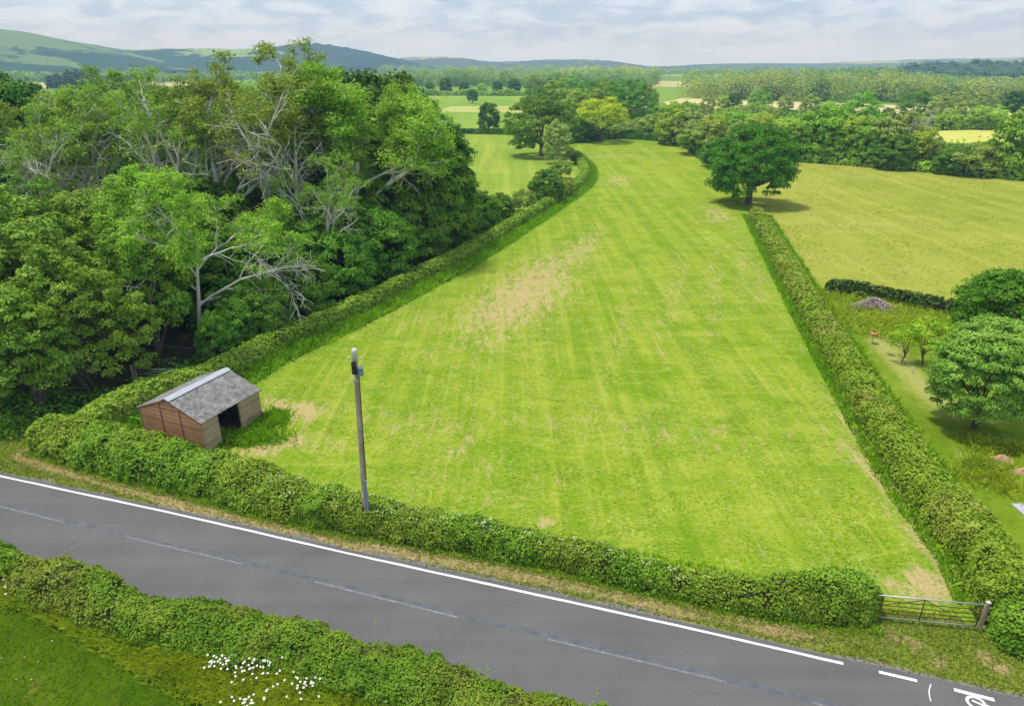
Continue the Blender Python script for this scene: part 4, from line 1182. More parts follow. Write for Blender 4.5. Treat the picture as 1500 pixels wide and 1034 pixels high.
dms = [daisy_mesh(k) for k in (1, 2, 3)]
for (px, py, sx, sy, nn_, lab) in [(318, 968, 0.30, 0.26, 26, 'white daisy in the furthest left of the big clumps below the near hedge'), (375, 975, 0.52, 0.30, 52, 'white daisy in the densest clump below the near hedge'),
                                  (445, 1000, 0.42, 0.30, 28, 'white daisy in the furthest right clump below the near hedge'), (357, 1026, 0.36, 0.2, 22, 'white daisy at the bottom edge under the densest clump'), (22, 855, 0.45, 0.2, 16, 'white daisy by the hedge at the left edge')]:
    g0 = P(px, py, 0.75)
    for i in range(nn_):
        o = link('daisy', dms[i % 3])
        o.location = (g0[0] + rng.normal(0, sx), g0[1] + rng.normal(0, sy), 0.0); o.rotation_euler = (0, 0, rng.uniform(-0.8, 0.8)); o.scale = (1.0, 1.0, rng.uniform(0.85, 1.15))
        tag(o, lab, 'daisy', lab.replace('white daisy', 'white daisies'))


# ================================================================== field shelter
M['cladred'] = NT('red_brown_boards')


def boards(name, c1, c2, c3, pitch, vertical=False, rough=0.85):
    t = NT(name)
    v = t.obj((1, 1, 1))
    sx = t.n('ShaderNodeSeparateXYZ'); t.l(v, sx.inputs[0])
    cid = t.math('FLOOR', t.math('DIVIDE', sx.outputs[0 if vertical else 2], pitch))
    wn = t.n('ShaderNodeTexWhiteNoise', noise_dimensions='1D'); t.l(cid, wn.inputs['W'])
    gr = t.noise(t.obj((8, 8, 0.5) if vertical else (0.6, 0.6, 9)), 3, 5, 0.65)
    st = t.noise(t.obj((1, 1, 0.6)), 1.3, 4, 0.6)
    f = t.math('ADD', t.math('MULTIPLY', wn.outputs[0], 0.25), t.math('ADD', t.math('MULTIPLY', gr, 0.4), t.math('MULTIPLY', st, 0.4)))
    c = t.ramp(f, [(0.28, c1), (0.52, c2), (0.76, c3)])
    return t.done(t.bsdf(c, rough, 0.2, t.bump(gr, 0.3, 0.02)))


M['cladred'] = boards('red_brown_boards', (0.32, 0.13, 0.06), (0.58, 0.265, 0.135), (0.72, 0.40, 0.23), 0.14)
M['cladtan'] = boards('weathered_boards', (0.24, 0.155, 0.095), (0.40, 0.285, 0.185), (0.52, 0.40, 0.28), 0.14)
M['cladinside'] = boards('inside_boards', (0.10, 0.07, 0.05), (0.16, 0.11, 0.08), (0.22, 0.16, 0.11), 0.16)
M['trimred'] = plain('red_trim', (0.20, 0.07, 0.045), (0.30, 0.12, 0.08), 5)
M['ridge'] = plain('grey_ridge_metal', (0.36, 0.38, 0.43), (0.48, 0.50, 0.54), 3, 0.5, 0.4)
t = NT('lichen_sheet')
v = t.obj()
a_ = t.noise(v, 2.0, 5, 0.7); b_ = t.noise(t.obj((1.2, 1, 1)), 9.0, 4, 0.75); c_ = t.noise(v, 3.4, 3, 0.6)
col = t.ramp(t.math('ADD', t.math('MULTIPLY', a_, 0.45), t.math('MULTIPLY', b_, 0.55)), [(0.36, (0.065, 0.063, 0.058)), (0.47, (0.18, 0.175, 0.165)), (0.56, (0.30, 0.295, 0.28)), (0.68, (0.42, 0.41, 0.39))])
col = t.mix(t.ramp(c_, [(0.66, 0.0), (0.70, 0.9)]), col, (0.05, 0.05, 0.045))
M['sheet'] = t.done(t.bsdf(col, 0.9, 0.15, t.bump(b_, 0.4, 0.02)))

sh_o = P(296, 643); sh_o[2] = 0
U_ = unit(np.array([0.395, 0.919])); ang = math.atan2(U_[1], U_[0])          # long axis, from the near gable to the far one
eave1 = P(293, 617, 2.4)[:2]
SL, SW, EH, RH = 4.72, 4.95, 2.32, 3.3
c0 = eave1 + U_ * 0.12 + np.array([-U_[1], U_[0]]) * 0.12
shed = empty('field_shelter', (c0[0], c0[1], 0.0), ang, label='open fronted wooden field shelter with red brown gable and lichened corrugated roof', cat='shed')
# local frame: x along the length (0..SL), y across (0 front .. SW back)


def board_wall(name, a, b, h0, h1, mat, nrm, pitch=0.14, top=None, th=0.02, t0=0.05):
    """overlapping horizontal boards from a to b (2-D), heights h0..h1; top(x) clips the boards under a gable"""
    a = np.array(a, float); b = np.array(b, float); L = np.linalg.norm(b - a); d = (b - a) / L; nrm = np.array(nrm, float)
    m = MB(); z = h0
    while z < h1 - 0.01:
        z1 = min(z + pitch, h1); x0, x1 = 0.0, L
        y0, y1 = 0.0, L
        if top is not None:
            xs = np.linspace(0, L, 200); okl = xs[top(xs) >= z + 0.005]; oku = xs[top(xs) >= z1 - 0.005]
            if len(okl) < 2: break
            x0, x1 = okl[0], okl[-1]
            y0, y1 = (oku[0], oku[-1]) if len(oku) else ((x0 + x1) / 2,) * 2
        o0 = nrm * (t0 + th); o1 = nrm * t0
        q = lambda x, zz, o: (*(a + d * x + o), zz)
        vs = [q(x0, z - 0.012, o0), q(x1, z - 0.012, o0), q(y1, z1, o1), q(y0, z1, o1), q(x0, z - 0.012, nrm * 0), q(x1, z - 0.012, nrm * 0), q(y1, z1, nrm * 0), q(y0, z1, nrm * 0)]
        m.add(vs, [(0, 1, 2, 3), (5, 4, 7, 6), (4, 0, 3, 7), (1, 5, 6, 2), (4, 5, 1, 0), (3, 2, 6, 7)])
        z = z1
    return m.build(name, mat, shed)


gtop = lambda x: EH + (RH - EH) * (1 - np.abs(x - SW / 2) / (SW / 2))
o = board_wall('end_wall', (0, SW), (0, 0), 0.04, RH, M['cladred'], (-1, 0), top=gtop); o['label'] = 'red brown boarded gable end'
for xx in (0.36, 0.68):
    m = MB(); yy = SW * (1 - xx); m.box((-0.085, yy, gtop(np.array([yy]))[0] / 2 - 0.02), (0.022, 0.05, gtop(np.array([yy]))[0] - 0.1)); m.build('cover_strip', M['trimred'], o)
board_wall('end_wall', (SL, 0), (SL, SW), 0.04, RH, M['cladred'], (1, 0), top=gtop)
board_wall('back_wall', (SL, SW), (0, SW), 0.04, EH, M['cladred'], (0, 1))
x1, x2 = SL * 0.265, SL * 0.635
o = board_wall('front_panel', (0, 0), (x1, 0), 0.04, EH - 0.02, M['cladtan'], (0, -1)); o['label'] = 'tan boarded panel left of the opening'
m = MB()
n_b = 12
for i in range(n_b):
    w_ = (SL - x2) / n_b
    m.box((x2 + w_ * (i + 0.5), -0.045 - 0.006 * (i % 2), 0.28 + (EH - 0.30) / 2), (w_ - 0.008, 0.024, EH - 0.30))
o = m.build('front_panel', M['cladtan'], shed); o['label'] = 'weathered panel right of the opening'
m = MB(); m.box(((x2 + SL) / 2, -0.05, 0.14), (SL - x2 - 0.02, 0.04, 0.26)); m.build('kick_board', plain('pale_kickboard', (0.34, 0.28, 0.2), (0.46, 0.39, 0.3), 4), shed)
m = MB(); m.box((SL / 2, 0.05, EH - 0.09), (SL, 0.09, 0.16)); m.build('lintel', M['trimred'], shed)
for xx, yy in ((0.03, 0.03), (x1 - 0.04, 0.035), (x2 + 0.05, 0.035), (SL - 0.03, 0.03), (0.03, SW - 0.03), (SL - 0.03, SW - 0.03)):
    m = MB(); m.box((xx, yy, EH / 2 - 0.05), (0.09, 0.09, EH + 0.02)); m.build('corner_post', M['cladtan'], shed, bevel=0.006)
for xx, yy in ((-0.06, -0.06), (SL + 0.06, -0.06), (-0.06, SW + 0.06)):
    m = MB(); m.box((xx, yy, EH / 2 - 0.02), (0.05, 0.05, EH - 0.06)); m.build('corner_trim', M['cladtan'], shed)
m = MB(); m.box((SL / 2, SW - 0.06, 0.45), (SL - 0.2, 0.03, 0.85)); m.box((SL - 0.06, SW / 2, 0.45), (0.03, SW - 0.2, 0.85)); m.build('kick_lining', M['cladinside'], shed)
m = MB(); m.box((SL / 2, SW / 2, 0.055), (SL - 0.1, SW - 0.1, 0.03)); m.build('earth_floor', plain('bare_earth', (0.10, 0.07, 0.045), (0.18, 0.13, 0.08), 3), shed)
m = MB(); m.box((x1 + 0.10, SW / 2 + 0.1, 1.0), (0.03, 0.02, 0.02)); 
# corrugated roof, two slopes
ov, og, pitch = 0.22, 0.16, 0.115
for side in (0, 1):
    nx = int((SL + 2 * og) / pitch) * 6; ny = 8
    xs = np.linspace(-og, SL + og, nx); ts = np.linspace(0, 1, ny)
    X, T_ = np.meshgrid(xs, ts, indexing='ij')
    slope = (RH - EH) / (SW / 2); y0 = -ov if side == 0 else SW + ov; y1 = SW / 2
    Y = y0 + (y1 - y0) * T_; Z = EH - ov * slope + (RH - EH + ov * slope) * T_ + 0.055 + 0.022 * np.sin(X * 2 * PI / pitch) + 0.012 * (vnoise(np.c_[X.ravel(), Y.ravel()], 0.8, 5, 2).reshape(X.shape) - 0.5)
    top_ = np.stack([X, Y, Z], -1).reshape(-1, 3); bot = top_ - np.array([0, 0, 0.012]); nv = len(top_)
    idx = np.arange(nv).reshape(X.shape)
    f = np.stack([idx[:-1, :-1], idx[1:, :-1], idx[1:, 1:], idx[:-1, 1:]], -1).reshape(-1, 4)
    if side: f = f[:, ::-1]
    e1 = np.stack([idx[:-1, 0], idx[1:, 0], idx[1:, 0] + nv, idx[:-1, 0] + nv], -1)
    e2 = np.stack([idx[0, :-1], idx[0, 1:], idx[0, 1:] + nv, idx[0, :-1] + nv], -1); e3 = np.stack([idx[-1, :-1], idx[-1, 1:], idx[-1, 1:] + nv, idx[-1, :-1] + nv], -1)
    link('roof', mesh_np('roof', np.r_[top_, bot], np.r_[f, f[:, ::-1] + nv, e1, e2, e3], M['sheet'], smooth=True), shed)
m = MB(); sl = (RH - EH) / (SW / 2); rw = 0.32
zr = RH + 0.105
m.add([(-og - 0.03, SW / 2 - rw, zr - rw * sl), (SL + og + 0.03, SW / 2 - rw, zr - rw * sl), (SL + og + 0.03, SW / 2, zr), (-og - 0.03, SW / 2, zr), (SL + og + 0.03, SW / 2 + rw, zr - rw * sl), (-og - 0.03, SW / 2 + rw, zr - rw * sl)], [(0, 1, 2, 3), (3, 2, 4, 5)])
o = m.build('ridge_cap', M['ridge'], shed); mod = o.modifiers.new('thick', 'SOLIDIFY'); mod.thickness = 0.015; mod.offset = 1
for xx in (-og + 0.01, SL + og - 0.01):
    for y0 in (-ov, SW + ov):
        m = MB(); m.beam((xx, y0, EH - ov * sl - 0.035), (xx, SW / 2, RH - 0.035), 0.025, 0.10); m.build('bargeboard', M['trimred'], shed)

# ================================================================== utility pole with its cables
pb = P(538, 780); pt = PD(519, 511, pb[1])
pole = empty('utility_pole', (pb[0], pb[1], 0), label='weathered wooden utility pole standing in the roadside hedge', cat='pole')
tp = np.array([pt[0] - pb[0], 0, pt[2]])
ax = lambda k: tuple(tp * k)
M['polewood'] = bark_mat('weathered_pole', (0.27, 0.205, 0.14), (0.58, 0.48, 0.36), 3.5)
M['blackbox'] = plain('black_plastic', (0.012, 0.012, 0.014), (0.03, 0.03, 0.032), 3, 0.45, 0.4)
M['bluebox'] = plain('blue_grey_steel', (0.16, 0.23, 0.33), (0.24, 0.33, 0.44), 3, 0.45, 0.4)
M['galv'] = plain('galvanised_steel', (0.42, 0.43, 0.43), (0.60, 0.61, 0.60), 6, 0.45, 0.5, 0.4)
M['rust'] = plain('rusty_steel', (0.13, 0.055, 0.025), (0.26, 0.13, 0.06), 9, 0.85, 0.2)
m = MB(); m.tube([tuple(tp * k - np.array([0, 0, 0.3 if k == 0 else 0])) for k in (0, 0.2, 0.4, 0.6, 0.8, 0.93)], [0.155, 0.146, 0.135, 0.125, 0.116, 0.108], 14); m.build('shaft', M['polewood'], pole, True)
m = MB(); m.tube([ax(0.925), ax(0.985), ax(1.0)], [0.128, 0.128, 0.118], 14); o = m.build('pole_top', plain('bleached_wood', (0.50, 0.46, 0.38), (0.66, 0.62, 0.53), 5, 0.8), pole, True)
c_ = tp * 0.915 + np.array([-0.03, -0.19, 0]); m = MB(); m.box(c_, (0.2, 0.15, 0.62)); m.box(c_ + np.array([0.02, -0.09, 0.12]), (0.12, 0.05, 0.18)); m.box(c_ + np.array([-0.01, -0.09, -0.15]), (0.13, 0.05, 0.16)); m.build('fuse_box', M['blackbox'], pole, bevel=0.02)
c_ = tp * 0.895 + np.array([0.25, -0.12, 0]); m = MB(); m.box(c_, (0.22, 0.22, 0.38)); m.box(c_ + np.array([0, 0, 0.205]), (0.26, 0.26, 0.03)); m.build('junction_box', M['bluebox'], pole, bevel=0.015)
m = MB(); m.tube([ax(0.845), ax(0.855)], [0.15, 0.15], 14); m.tube([tp * 0.865 + np.array([-0.30, -0.03, -0.12]), tp * 0.865 + np.array([-0.1, -0.15, 0])], 0.018, 6); m.build('strap_band', M['galv'], pole)
for sx_ in (-1, 1):
    m = MB(); m.tube([tp * 0.945, tp * 0.945 + np.array([sx_ * 0.24, 0, 0.03]), tp * 0.945 + np.array([sx_ * 0.26, 0, 0.10])], 0.016, 6); m.tube([tp * 0.945 + np.array([sx_ * 0.26, 0, 0.07]), tp * 0.945 + np.array([sx_ * 0.26, 0, 0.12]), tp * 0.945 + np.array([sx_ * 0.26, 0, 0.17])], [0.035, 0.045, 0.03], 8)
    m.build('insulator', plain('pale_ceramic_%d' % (sx_ + 1), (0.62, 0.6, 0.52), (0.75, 0.73, 0.66)), pole, True)
m = MB(); m.tube([tp * 0.88 + np.array([0.16, -0.12, 0]), tp * 0.6 + np.array([0.15, -0.1, 0]), tp * 0.32 + np.array([0.16, -0.11, 0])], 0.022, 6); m.build('down_cable', M['blackbox'], pole)
m = MB(); m.box(tp * 0.19 + np.array([0.14, -0.155, 0]), (0.11, 0.07, 2.6)); m.build('cable_guard', M['bluebox'], pole, bevel=0.01)
m = MB(); m.box(tp * 0.235 + np.array([-0.06, -0.168, 0]), (0.10, 0.012, 0.26)); m.build('warning_plate', plain('yellow_plate', (0.75, 0.68, 0.30), (0.82, 0.75, 0.4)), pole)
m = MB(); m.box(tp * 0.1 + np.array([-0.10, -0.16, 0]), (0.05, 0.03, 1.4)); m.build('earth_strip', M['blackbox'], pole)


def cable(a, b, sag, label, rad=0.014):
    a = np.array(a); b = np.array(b); m = MB()
    m.tube([tuple(a + (b - a) * k - np.array([0, 0, sag * 4 * k * (1 - k)])) for k in np.linspace(0, 1, 40)], rad, 5)
    tag(m.build('overhead_cable', M['blackbox'], None), label, 'cable')


top_w = np.array([pb[0], pb[1], 0]) + tp * 0.955
cable(top_w + np.array([0.26, 0, 0.02]), np.array([38, 15.2, 10.2]), 1.5, 'thin dark overhead cable running right from the pole over the paddock', 0.0042)
cable(top_w + np.array([-0.26, 0, 0.02]), np.array([-60, 44, 10.4]), 1.2, 'thin overhead cable running left from the pole towards the woodland', 0.006)

# ================================================================== gates
gl = np.array([15.25, 23.05]); gr = P(1428, 922)[:2]
gl = P(1262, 906)[:2]
gv = gr - gl; GL = np.linalg.norm(gv)
gate = empty('field_gate', (gl[0], gl[1], 0.0), math.atan2(gv[1], gv[0]), label='rusty tubular field gate with bright top and bottom rails beside the road', cat='gate')
zs = [0.20, 0.42, 0.62, 0.84, 1.08, 1.36]
m = MB(); m.tube([(0, 0, zs[-1]), (GL, 0, zs[-1])], 0.032, 8); m.build('top_rail', M['galv'], gate, True)
m = MB(); m.tube([(0, 0, zs[0]), (GL - 0.35, 0, zs[0]), (GL, 0, zs[0] + 0.02)], 0.028, 8); m.build('bottom_rail', M['galv'], gate, True)
for z in zs[1:-1]:
    m = MB(); m.tube([(0, 0, z), (GL, 0, z)], 0.02, 7); m.build('rail', M['rust'], gate, True)
m = MB(); m.tube([(GL * 0.5, -0.02, zs[0]), (GL * 0.5, -0.02, zs[-1])], 0.024, 7); m.build('upright', M['rust'], gate, True)
for xx in (0.02, GL - 0.02):
    m = MB(); m.tube([(xx, 0, zs[0] - 0.02), (xx, 0, zs[-1] + 0.02)], 0.03, 8); m.build('stile', M['rust'], gate, True)
m = MB(); m.tube([(0.1, -0.03, 0.70), (GL * 0.5, -0.03, zs[-1] - 0.02)], 0.02, 7); m.build('brace', M['rust'], gate, True)
m = MB(); m.tube([(GL * 0.73, -0.03, 0.80), (GL * 0.5, -0.03, zs[-1] - 0.02)], 0.02, 7); m.build('brace', M['rust'], gate, True)
e_ = gr + unit(gv) * 0.16
post = empty('gate_post', (e_[0], e_[1], 0), math.atan2(gv[1], gv[0]), label='square weathered wooden post at the right end of the rusty gate', cat='post')
m = MB(); m.box((0, 0, 0.68), (0.15, 0.15, 1.62)); m.build('post', M['polewood'], post, bevel=0.02)
m = MB(); m.box((0, 0, 1.505), (0.16, 0.16, 0.035)); m.build('post_top', plain('pale_post_top', (0.5, 0.48, 0.44), (0.62, 0.6, 0.55), 5), post)
m = MB(); m.box((-0.085, 0, 1.25), (0.03, 0.06, 0.2)); m.build('latch', M['galv'], post)
e_ = gl - unit(gv) * 0.18
post = empty('gate_post', (e_[0], e_[1], 0), math.atan2(gv[1], gv[0]), label='wooden post at the left end of the rusty gate inside the hedge', cat='post')
m = MB(); m.box((0, 0, 0.7), (0.2, 0.2, 1.6)); m.build('post', M['polewood'], post, bevel=0.02)

g1 = P(203, 563)[:2]; g2 = P(300, 566)[:2]; gv = g2 - g1; GL = np.linalg.norm(gv)
hg = HT(203, 563, 545)
gate = empty('field_gate', (g1[0], g1[1], 0.0), math.atan2(gv[1], gv[0]), label='grey galvanised field gate behind the shelter at the woodland edge', cat='gate')
for k, z in enumerate(np.linspace(0.2, 1.3, 6)):
    m = MB(); m.tube([(0, 0, z), (GL, 0, z)], 0.026 if k in (0, 5) else 0.02, 7); m.build('rail', M['galv'], gate, True)
for xx in (0.02, GL * 0.5, GL - 0.02):
    m = MB(); m.tube([(xx, -0.01, 0.18), (xx, -0.01, 1.32)], 0.026, 7); m.build('upright', M['galv'], gate, True)
e_ = g1 - unit(gv) * 0.22
post = empty('gate_post', (e_[0], e_[1], 0), math.atan2(gv[1], gv[0]), label='grey post at the left end of the galvanised gate', cat='post')
m = MB(); m.box((0, 0, 0.75), (0.18, 0.18, 1.65)); m.build('post', plain('grey_post', (0.26, 0.26, 0.24), (0.38, 0.37, 0.34), 5), post, bevel=0.02)

# ================================================================== garden things
# brush pile
c_ = P(1278, 452)
bp = empty('brush_pile', (c_[0], c_[1], 0), label='low heap of grey cut twigs in the rough garden', cat='brush pile')
n = 2600
r_ = np.abs(rng.normal(0, 0.5, n)); a_ = rng.uniform(0, 2 * PI, n)
x = np.cos(a_) * r_ * 2.9; y = np.sin(a_) * r_ * 1.6
z = np.clip(1.0 * np.exp(-(r_ / 0.55) ** 2) * rng.uniform(0.5, 1.05, n), 0.04, 1.2)
dirs = np.c_[rng.normal(0, 1, n), rng.normal(0, 1, n), rng.normal(0, 0.35, n)]
nr = np.c_[rng.normal(0, .5, n), rng.normal(0, .5, n), np.ones(n)]
link('twigs', leaf_mesh('twigs', np.c_[x, y, z], nr, rng.uniform(0.35, 0.9, n), rng.uniform(0, 1, n), M['greybrush'], rng, 0.07), bp)
m = MB(); k = 24
hm = [(1.7 * math.cos(2 * PI * i / k) * q, 1.0 * math.sin(2 * PI * i / k) * q, 0.72 * (1 - q ** 2)) for q in (1.0, 0.75, 0.5, 0.25) for i in range(k)] + [(0, 0, 0.72)]
m.add(hm, [(r * k + i, r * k + (i + 1) % k, (r + 1) * k + (i + 1) % k, (r + 1) * k + i) for r in range(3) for i in range(k)] + [(3 * k + i, 3 * k + (i + 1) % k, 4 * k) for i in range(k)])
m.build('heap', M['greybrush'], bp, True)
# orange topped feeder on a thin post
c_ = P(1277, 503)
fd = empty('bird_feeder', (c_[0], c_[1], 0), label='small orange topped feeder on a thin post at the edge of the rough garden', cat='bird feeder')
m = MB(); m.tube([(0, 0, 0), (0, 0, 0.85)], 0.025, 8); m.build('post', M['bark'], fd)
M['orange'] = plain('orange_plastic', (0.62, 0.20, 0.08), (0.72, 0.28, 0.13), 4, 0.5)
m = MB(); m.tube([(0, 0, 0.83), (0, 0, 0.86), (0, 0, 0.97), (0, 0, 1.03)], [0.2, 0.30, 0.30, 0.12], 16); m.build('tray', M['orange'], fd, True)
m = MB(); m.tube([(0, 0, 1.03), (0, 0, 1.10), (0, 0, 1.16)], [0.10, 0.12, 0.03], 12); m.build('knob', M['blackbox'], fd, True)
# stakes
for (px, py, hh_, lx, lab, th_) in [(1339, 528, 2.1, -1.6, 'long pale cane leaning between the garden saplings', 0.022), (1336, 546, 0.55, 0.03, 'short white stake standing by the mown garden path', 0.035), (1295, 506, 0.5, 0.35, 'short pale stick leaning at the edge of the long grass', 0.02)]:
    c_ = P(px, py); s_ = empty('garden_stake', (c_[0], c_[1], 0), label=lab, cat='stake')
    m = MB(); m.tube([(0, 0, -0.05), (lx * 0.5, 0, hh_ * 0.52), (lx, 0.1, hh_)], th_, 6); m.build('cane', plain('pale_cane_%d' % px, (0.5, 0.48, 0.4), (0.68, 0.66, 0.58), 5), s_)
    m = MB(); m.tube([(lx * 0.97, 0.097, hh_ * 0.97), (lx * 1.0, 0.1, hh_ * 1.02)], th_ * 1.4, 6); m.build('cane_tip', M['galv'], s_)
# earth mounds
M['earth'] = plain('bare_sandy_earth', (0.36, 0.22, 0.12), (0.56, 0.38, 0.22), 3, 0.95, 0.1, bump=0.6)
for px, py, rx, ry, h_, lab in [(1464, 676, 0.75, 0.5, 0.5, 'bare sandy earth mound in the garden beside the hedge'), (1500, 692, 0.8, 0.35, 0.35, 'smaller sandy earth mound at the right edge of the photo')]:
    c_ = P(px, py); m = MB(); k = 28; vs_l = []
    qs_ = (1.0, 0.85, 0.65, 0.4, 0.2)
    for q in qs_:
        for i in range(k):
            a_ = 2 * PI * i / k; wob = 1 + 0.22 * math.sin(a_ * 2 + 1) + 0.1 * math.sin(a_ * 5)
            vs_l.append((rx * q * wob * math.cos(a_), ry * q * wob * math.sin(a_), h_ * (1 - q ** 1.7) * (1 + 0.12 * math.sin(a_ * 3 + q * 9)) - 0.02))
    vs_l.append((0, 0, h_))
    m.add(vs_l, [(r * k + i, r * k + (i + 1) % k, (r + 1) * k + (i + 1) % k, (r + 1) * k + i) for r in range(4) for i in range(k)] + [(4 * k + i, 4 * k + (i + 1) % k, 5 * k) for i in range(k)])
    o = m.build('earth_mound', M['earth'], None, True); o.location = (c_[0], c_[1], 0.0); tag(o, lab, 'earth mound')
# grey paving and a dark seat at the right edge
c_ = P(1500, 748)
m = MB(); m.box((c_[0] + 1.4, c_[1] - 0.25, 0.03), (3.4, 1.7, 0.06)); tag(m.build('paving', plain('grey_paving', (0.36, 0.36, 0.38), (0.48, 0.48, 0.50), 2, 0.8)), kind='structure')
st_ = empty('garden_chair', (c_[0] + 0.28, c_[1] - 0.3, 0.06), 0.1, label='dark garden chair on grey paving, one arm showing at the right edge', cat='chair')
m = MB(); m.box((0.28, 0, 0.42), (0.56, 0.5, 0.06)); m.build('seat', M['blackbox'], st_, bevel=0.015)
m = MB(); m.box((0.55, 0, 0.72), (0.05, 0.5, 0.6)); m.build('backrest', M['blackbox'], st_, bevel=0.015)
for yy in (-0.25, 0.25):
    m = MB(); m.tube([(-0.16, yy, 0.56), (-0.12, yy, 0.62), (0.1, yy, 0.65), (0.55, yy, 0.66)], 0.03, 7); m.build('arm', M['blackbox'], st_, True)
    for xx in (0.03, 0.53):
        m = MB(); m.box((xx, yy * 0.9, 0.2), (0.05, 0.05, 0.4)); m.build('leg', M['blackbox'], st_)


# ================================================================== trees
proto('oak', lambda: make_broadleaf('oak_tree', 101, 13.2, 15.2, 0.5, M['oak'], M['bark'], 330, 130, 0.95, 0.30, -0.85, 0.22, 0.5))
proto('oak_b', lambda: make_broadleaf('oak_tree', 102, 14.0, 15.0, 0.6, M['oakmid'], M['bark'], 170, 90, 1.15, 0.42, -0.85, 0.32, 0.45))
proto('dark_oak', lambda: make_broadleaf('oak_tree', 103, 13.0, 11.5, 0.9, M['oakdark'], M['bark'], 150, 90, 1.0, 0.40, -0.85, 0.3, 0.4))
proto('yellow_oak', lambda: make_broadleaf('oak_tree', 104, 13.0, 16.0, 1.4, M['oakyellow'], M['bark'], 120, 90, 1.25, 0.42, -0.4, 0.3, 0.4))
proto('maple', lambda: make_broadleaf('field_maple', 105, 12.0, 10.0, 0.8, M['maple'], M['bark'], 330, 105, 0.66, 0.25, -0.6, 0.4, 0.22, 0.5, 1.0, 11, 3))
proto('maple_b', lambda: make_broadleaf('field_maple', 106, 11.0, 9.5, 0.5, M['maple'], M['bark'], 300, 105, 0.70, 0.25, -0.6, 0.42, 0.2, 0.5, 1.0, 11, 3))
proto('hazel', lambda: make_bush('hazel_bush', 107, 6.0, 7.0, M['hazel'], 170, 110, 0.62, 0.25))
proto('olive_bush', lambda: make_bush('willow_bush', 108, 5.0, 7.0, M['olive'], 90, 100, 0.65, 0.26))
proto('fruit', lambda: make_broadleaf('fruit_tree', 109, 7.2, 7.1, 0.75, M['fruit'], M['bark'], 560, 120, 0.40, 0.14, -0.8, 0.12, 0.16, 0.62))
proto('dark_round', lambda: make_broadleaf('garden_tree', 110, 8.0, 8.2, 0.4, M['oak'], M['bark'], 300, 110, 0.55, 0.21, -0.7, 0.22, 0.2, 0.55))
proto('ash', lambda: make_ash('ash_tree', 111, 20.0, M['ash'], M['palebark'], 0.26, 0.95, 20, 0.6, 0.25, 0.9, thick=2.0))
proto('ash_b', lambda: make_ash('ash_tree', 112, 20.0, M['ash'], M['palebark'], 0.31, 1.05, 20, 0.6, 0.25, 0.9, (0.08, 0), thick=2.0))
proto('ash_green', lambda: make_ash('ash_tree', 113, 20.0, M['ashbright'], M['palebark'], 0.75, 0.9, 44, 0.9, 0.25, 1.8, thick=2.0))
proto('ash_dying', lambda: make_ash('ash_tree', 116, 13.0, M['ashbright'], M['palebark'], 0.62, 1.6, 32, 0.5, 0.2, 1.6, (0.22, -0.10), droop=0.09, nb=(8, 6, 5, 4), r0=0.15, thick=1.5))
proto('snag', lambda: make_ash('dead_tree', 117, 9.0, M['olive'], M['palebark'], 0.14, 0.7, 20, 0.5, 0.3, 0.0, r0=0.22))
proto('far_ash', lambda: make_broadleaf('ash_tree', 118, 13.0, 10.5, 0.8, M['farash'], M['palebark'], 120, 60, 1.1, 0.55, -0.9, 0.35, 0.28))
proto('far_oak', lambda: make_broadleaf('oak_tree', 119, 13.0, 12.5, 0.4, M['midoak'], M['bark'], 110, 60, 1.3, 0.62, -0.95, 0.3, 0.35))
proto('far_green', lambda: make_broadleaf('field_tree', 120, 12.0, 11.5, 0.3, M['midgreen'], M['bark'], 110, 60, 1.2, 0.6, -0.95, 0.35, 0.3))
proto('sapling', lambda: make_broadleaf('garden_sapling', 121, 2.4, 1.7, 0.5, M['sapling'], M['bark'], 26, 40, 0.24, 0.11, -0.6, 0.5, 0.035, 0.4))


def T(key, px, pb, pt, label, cat='tree', width=1.0, rz=None, group=None, hmul=1.0):
    b = P(px, pb)
    return place(key, b[0], b[1], HT(px, pb, pt) * hmul, label, cat, group, width, rz)


# --- landmark trees
T('oak', 1095, 299, 179, 'big round dark green oak alone at the far end of the broad olive hedge', width=1.0, rz=0.4)
T('oak_b', 793, 229, 140, 'broad dark oak behind the far end of the curving hedge', width=1.05)
T('far_ash', 814, 240, 178, 'small grey green tree with bare pale trunk in front of the broad dark oak', width=0.85)
T('dark_oak', 716, 195, 149, 'round oak standing alone on the hedge line in the left pasture', width=0.95)
T('dark_oak', 692, 152, 130, 'small oak standing alone in the farther left pasture', width=1.0)
T('yellow_oak', 880, 208, 140, 'bright yellow green oak behind the far end of the paddock', width=1.05)
T('fruit', 1426, 627, 471, 'round pale green fruit tree on the garden lawn', rz=1.0)
T('dark_round', 1462, 535, 388, 'dense dark green tree behind the pale fruit tree in the garden', width=1.05)
T('sapling', 1320, 530, 472, 'left one of two yellow green saplings in the garden', 'sapling')
T('sapling', 1352, 535, 462, 'right one of two yellow green saplings in the garden', 'sapling', width=1.1)

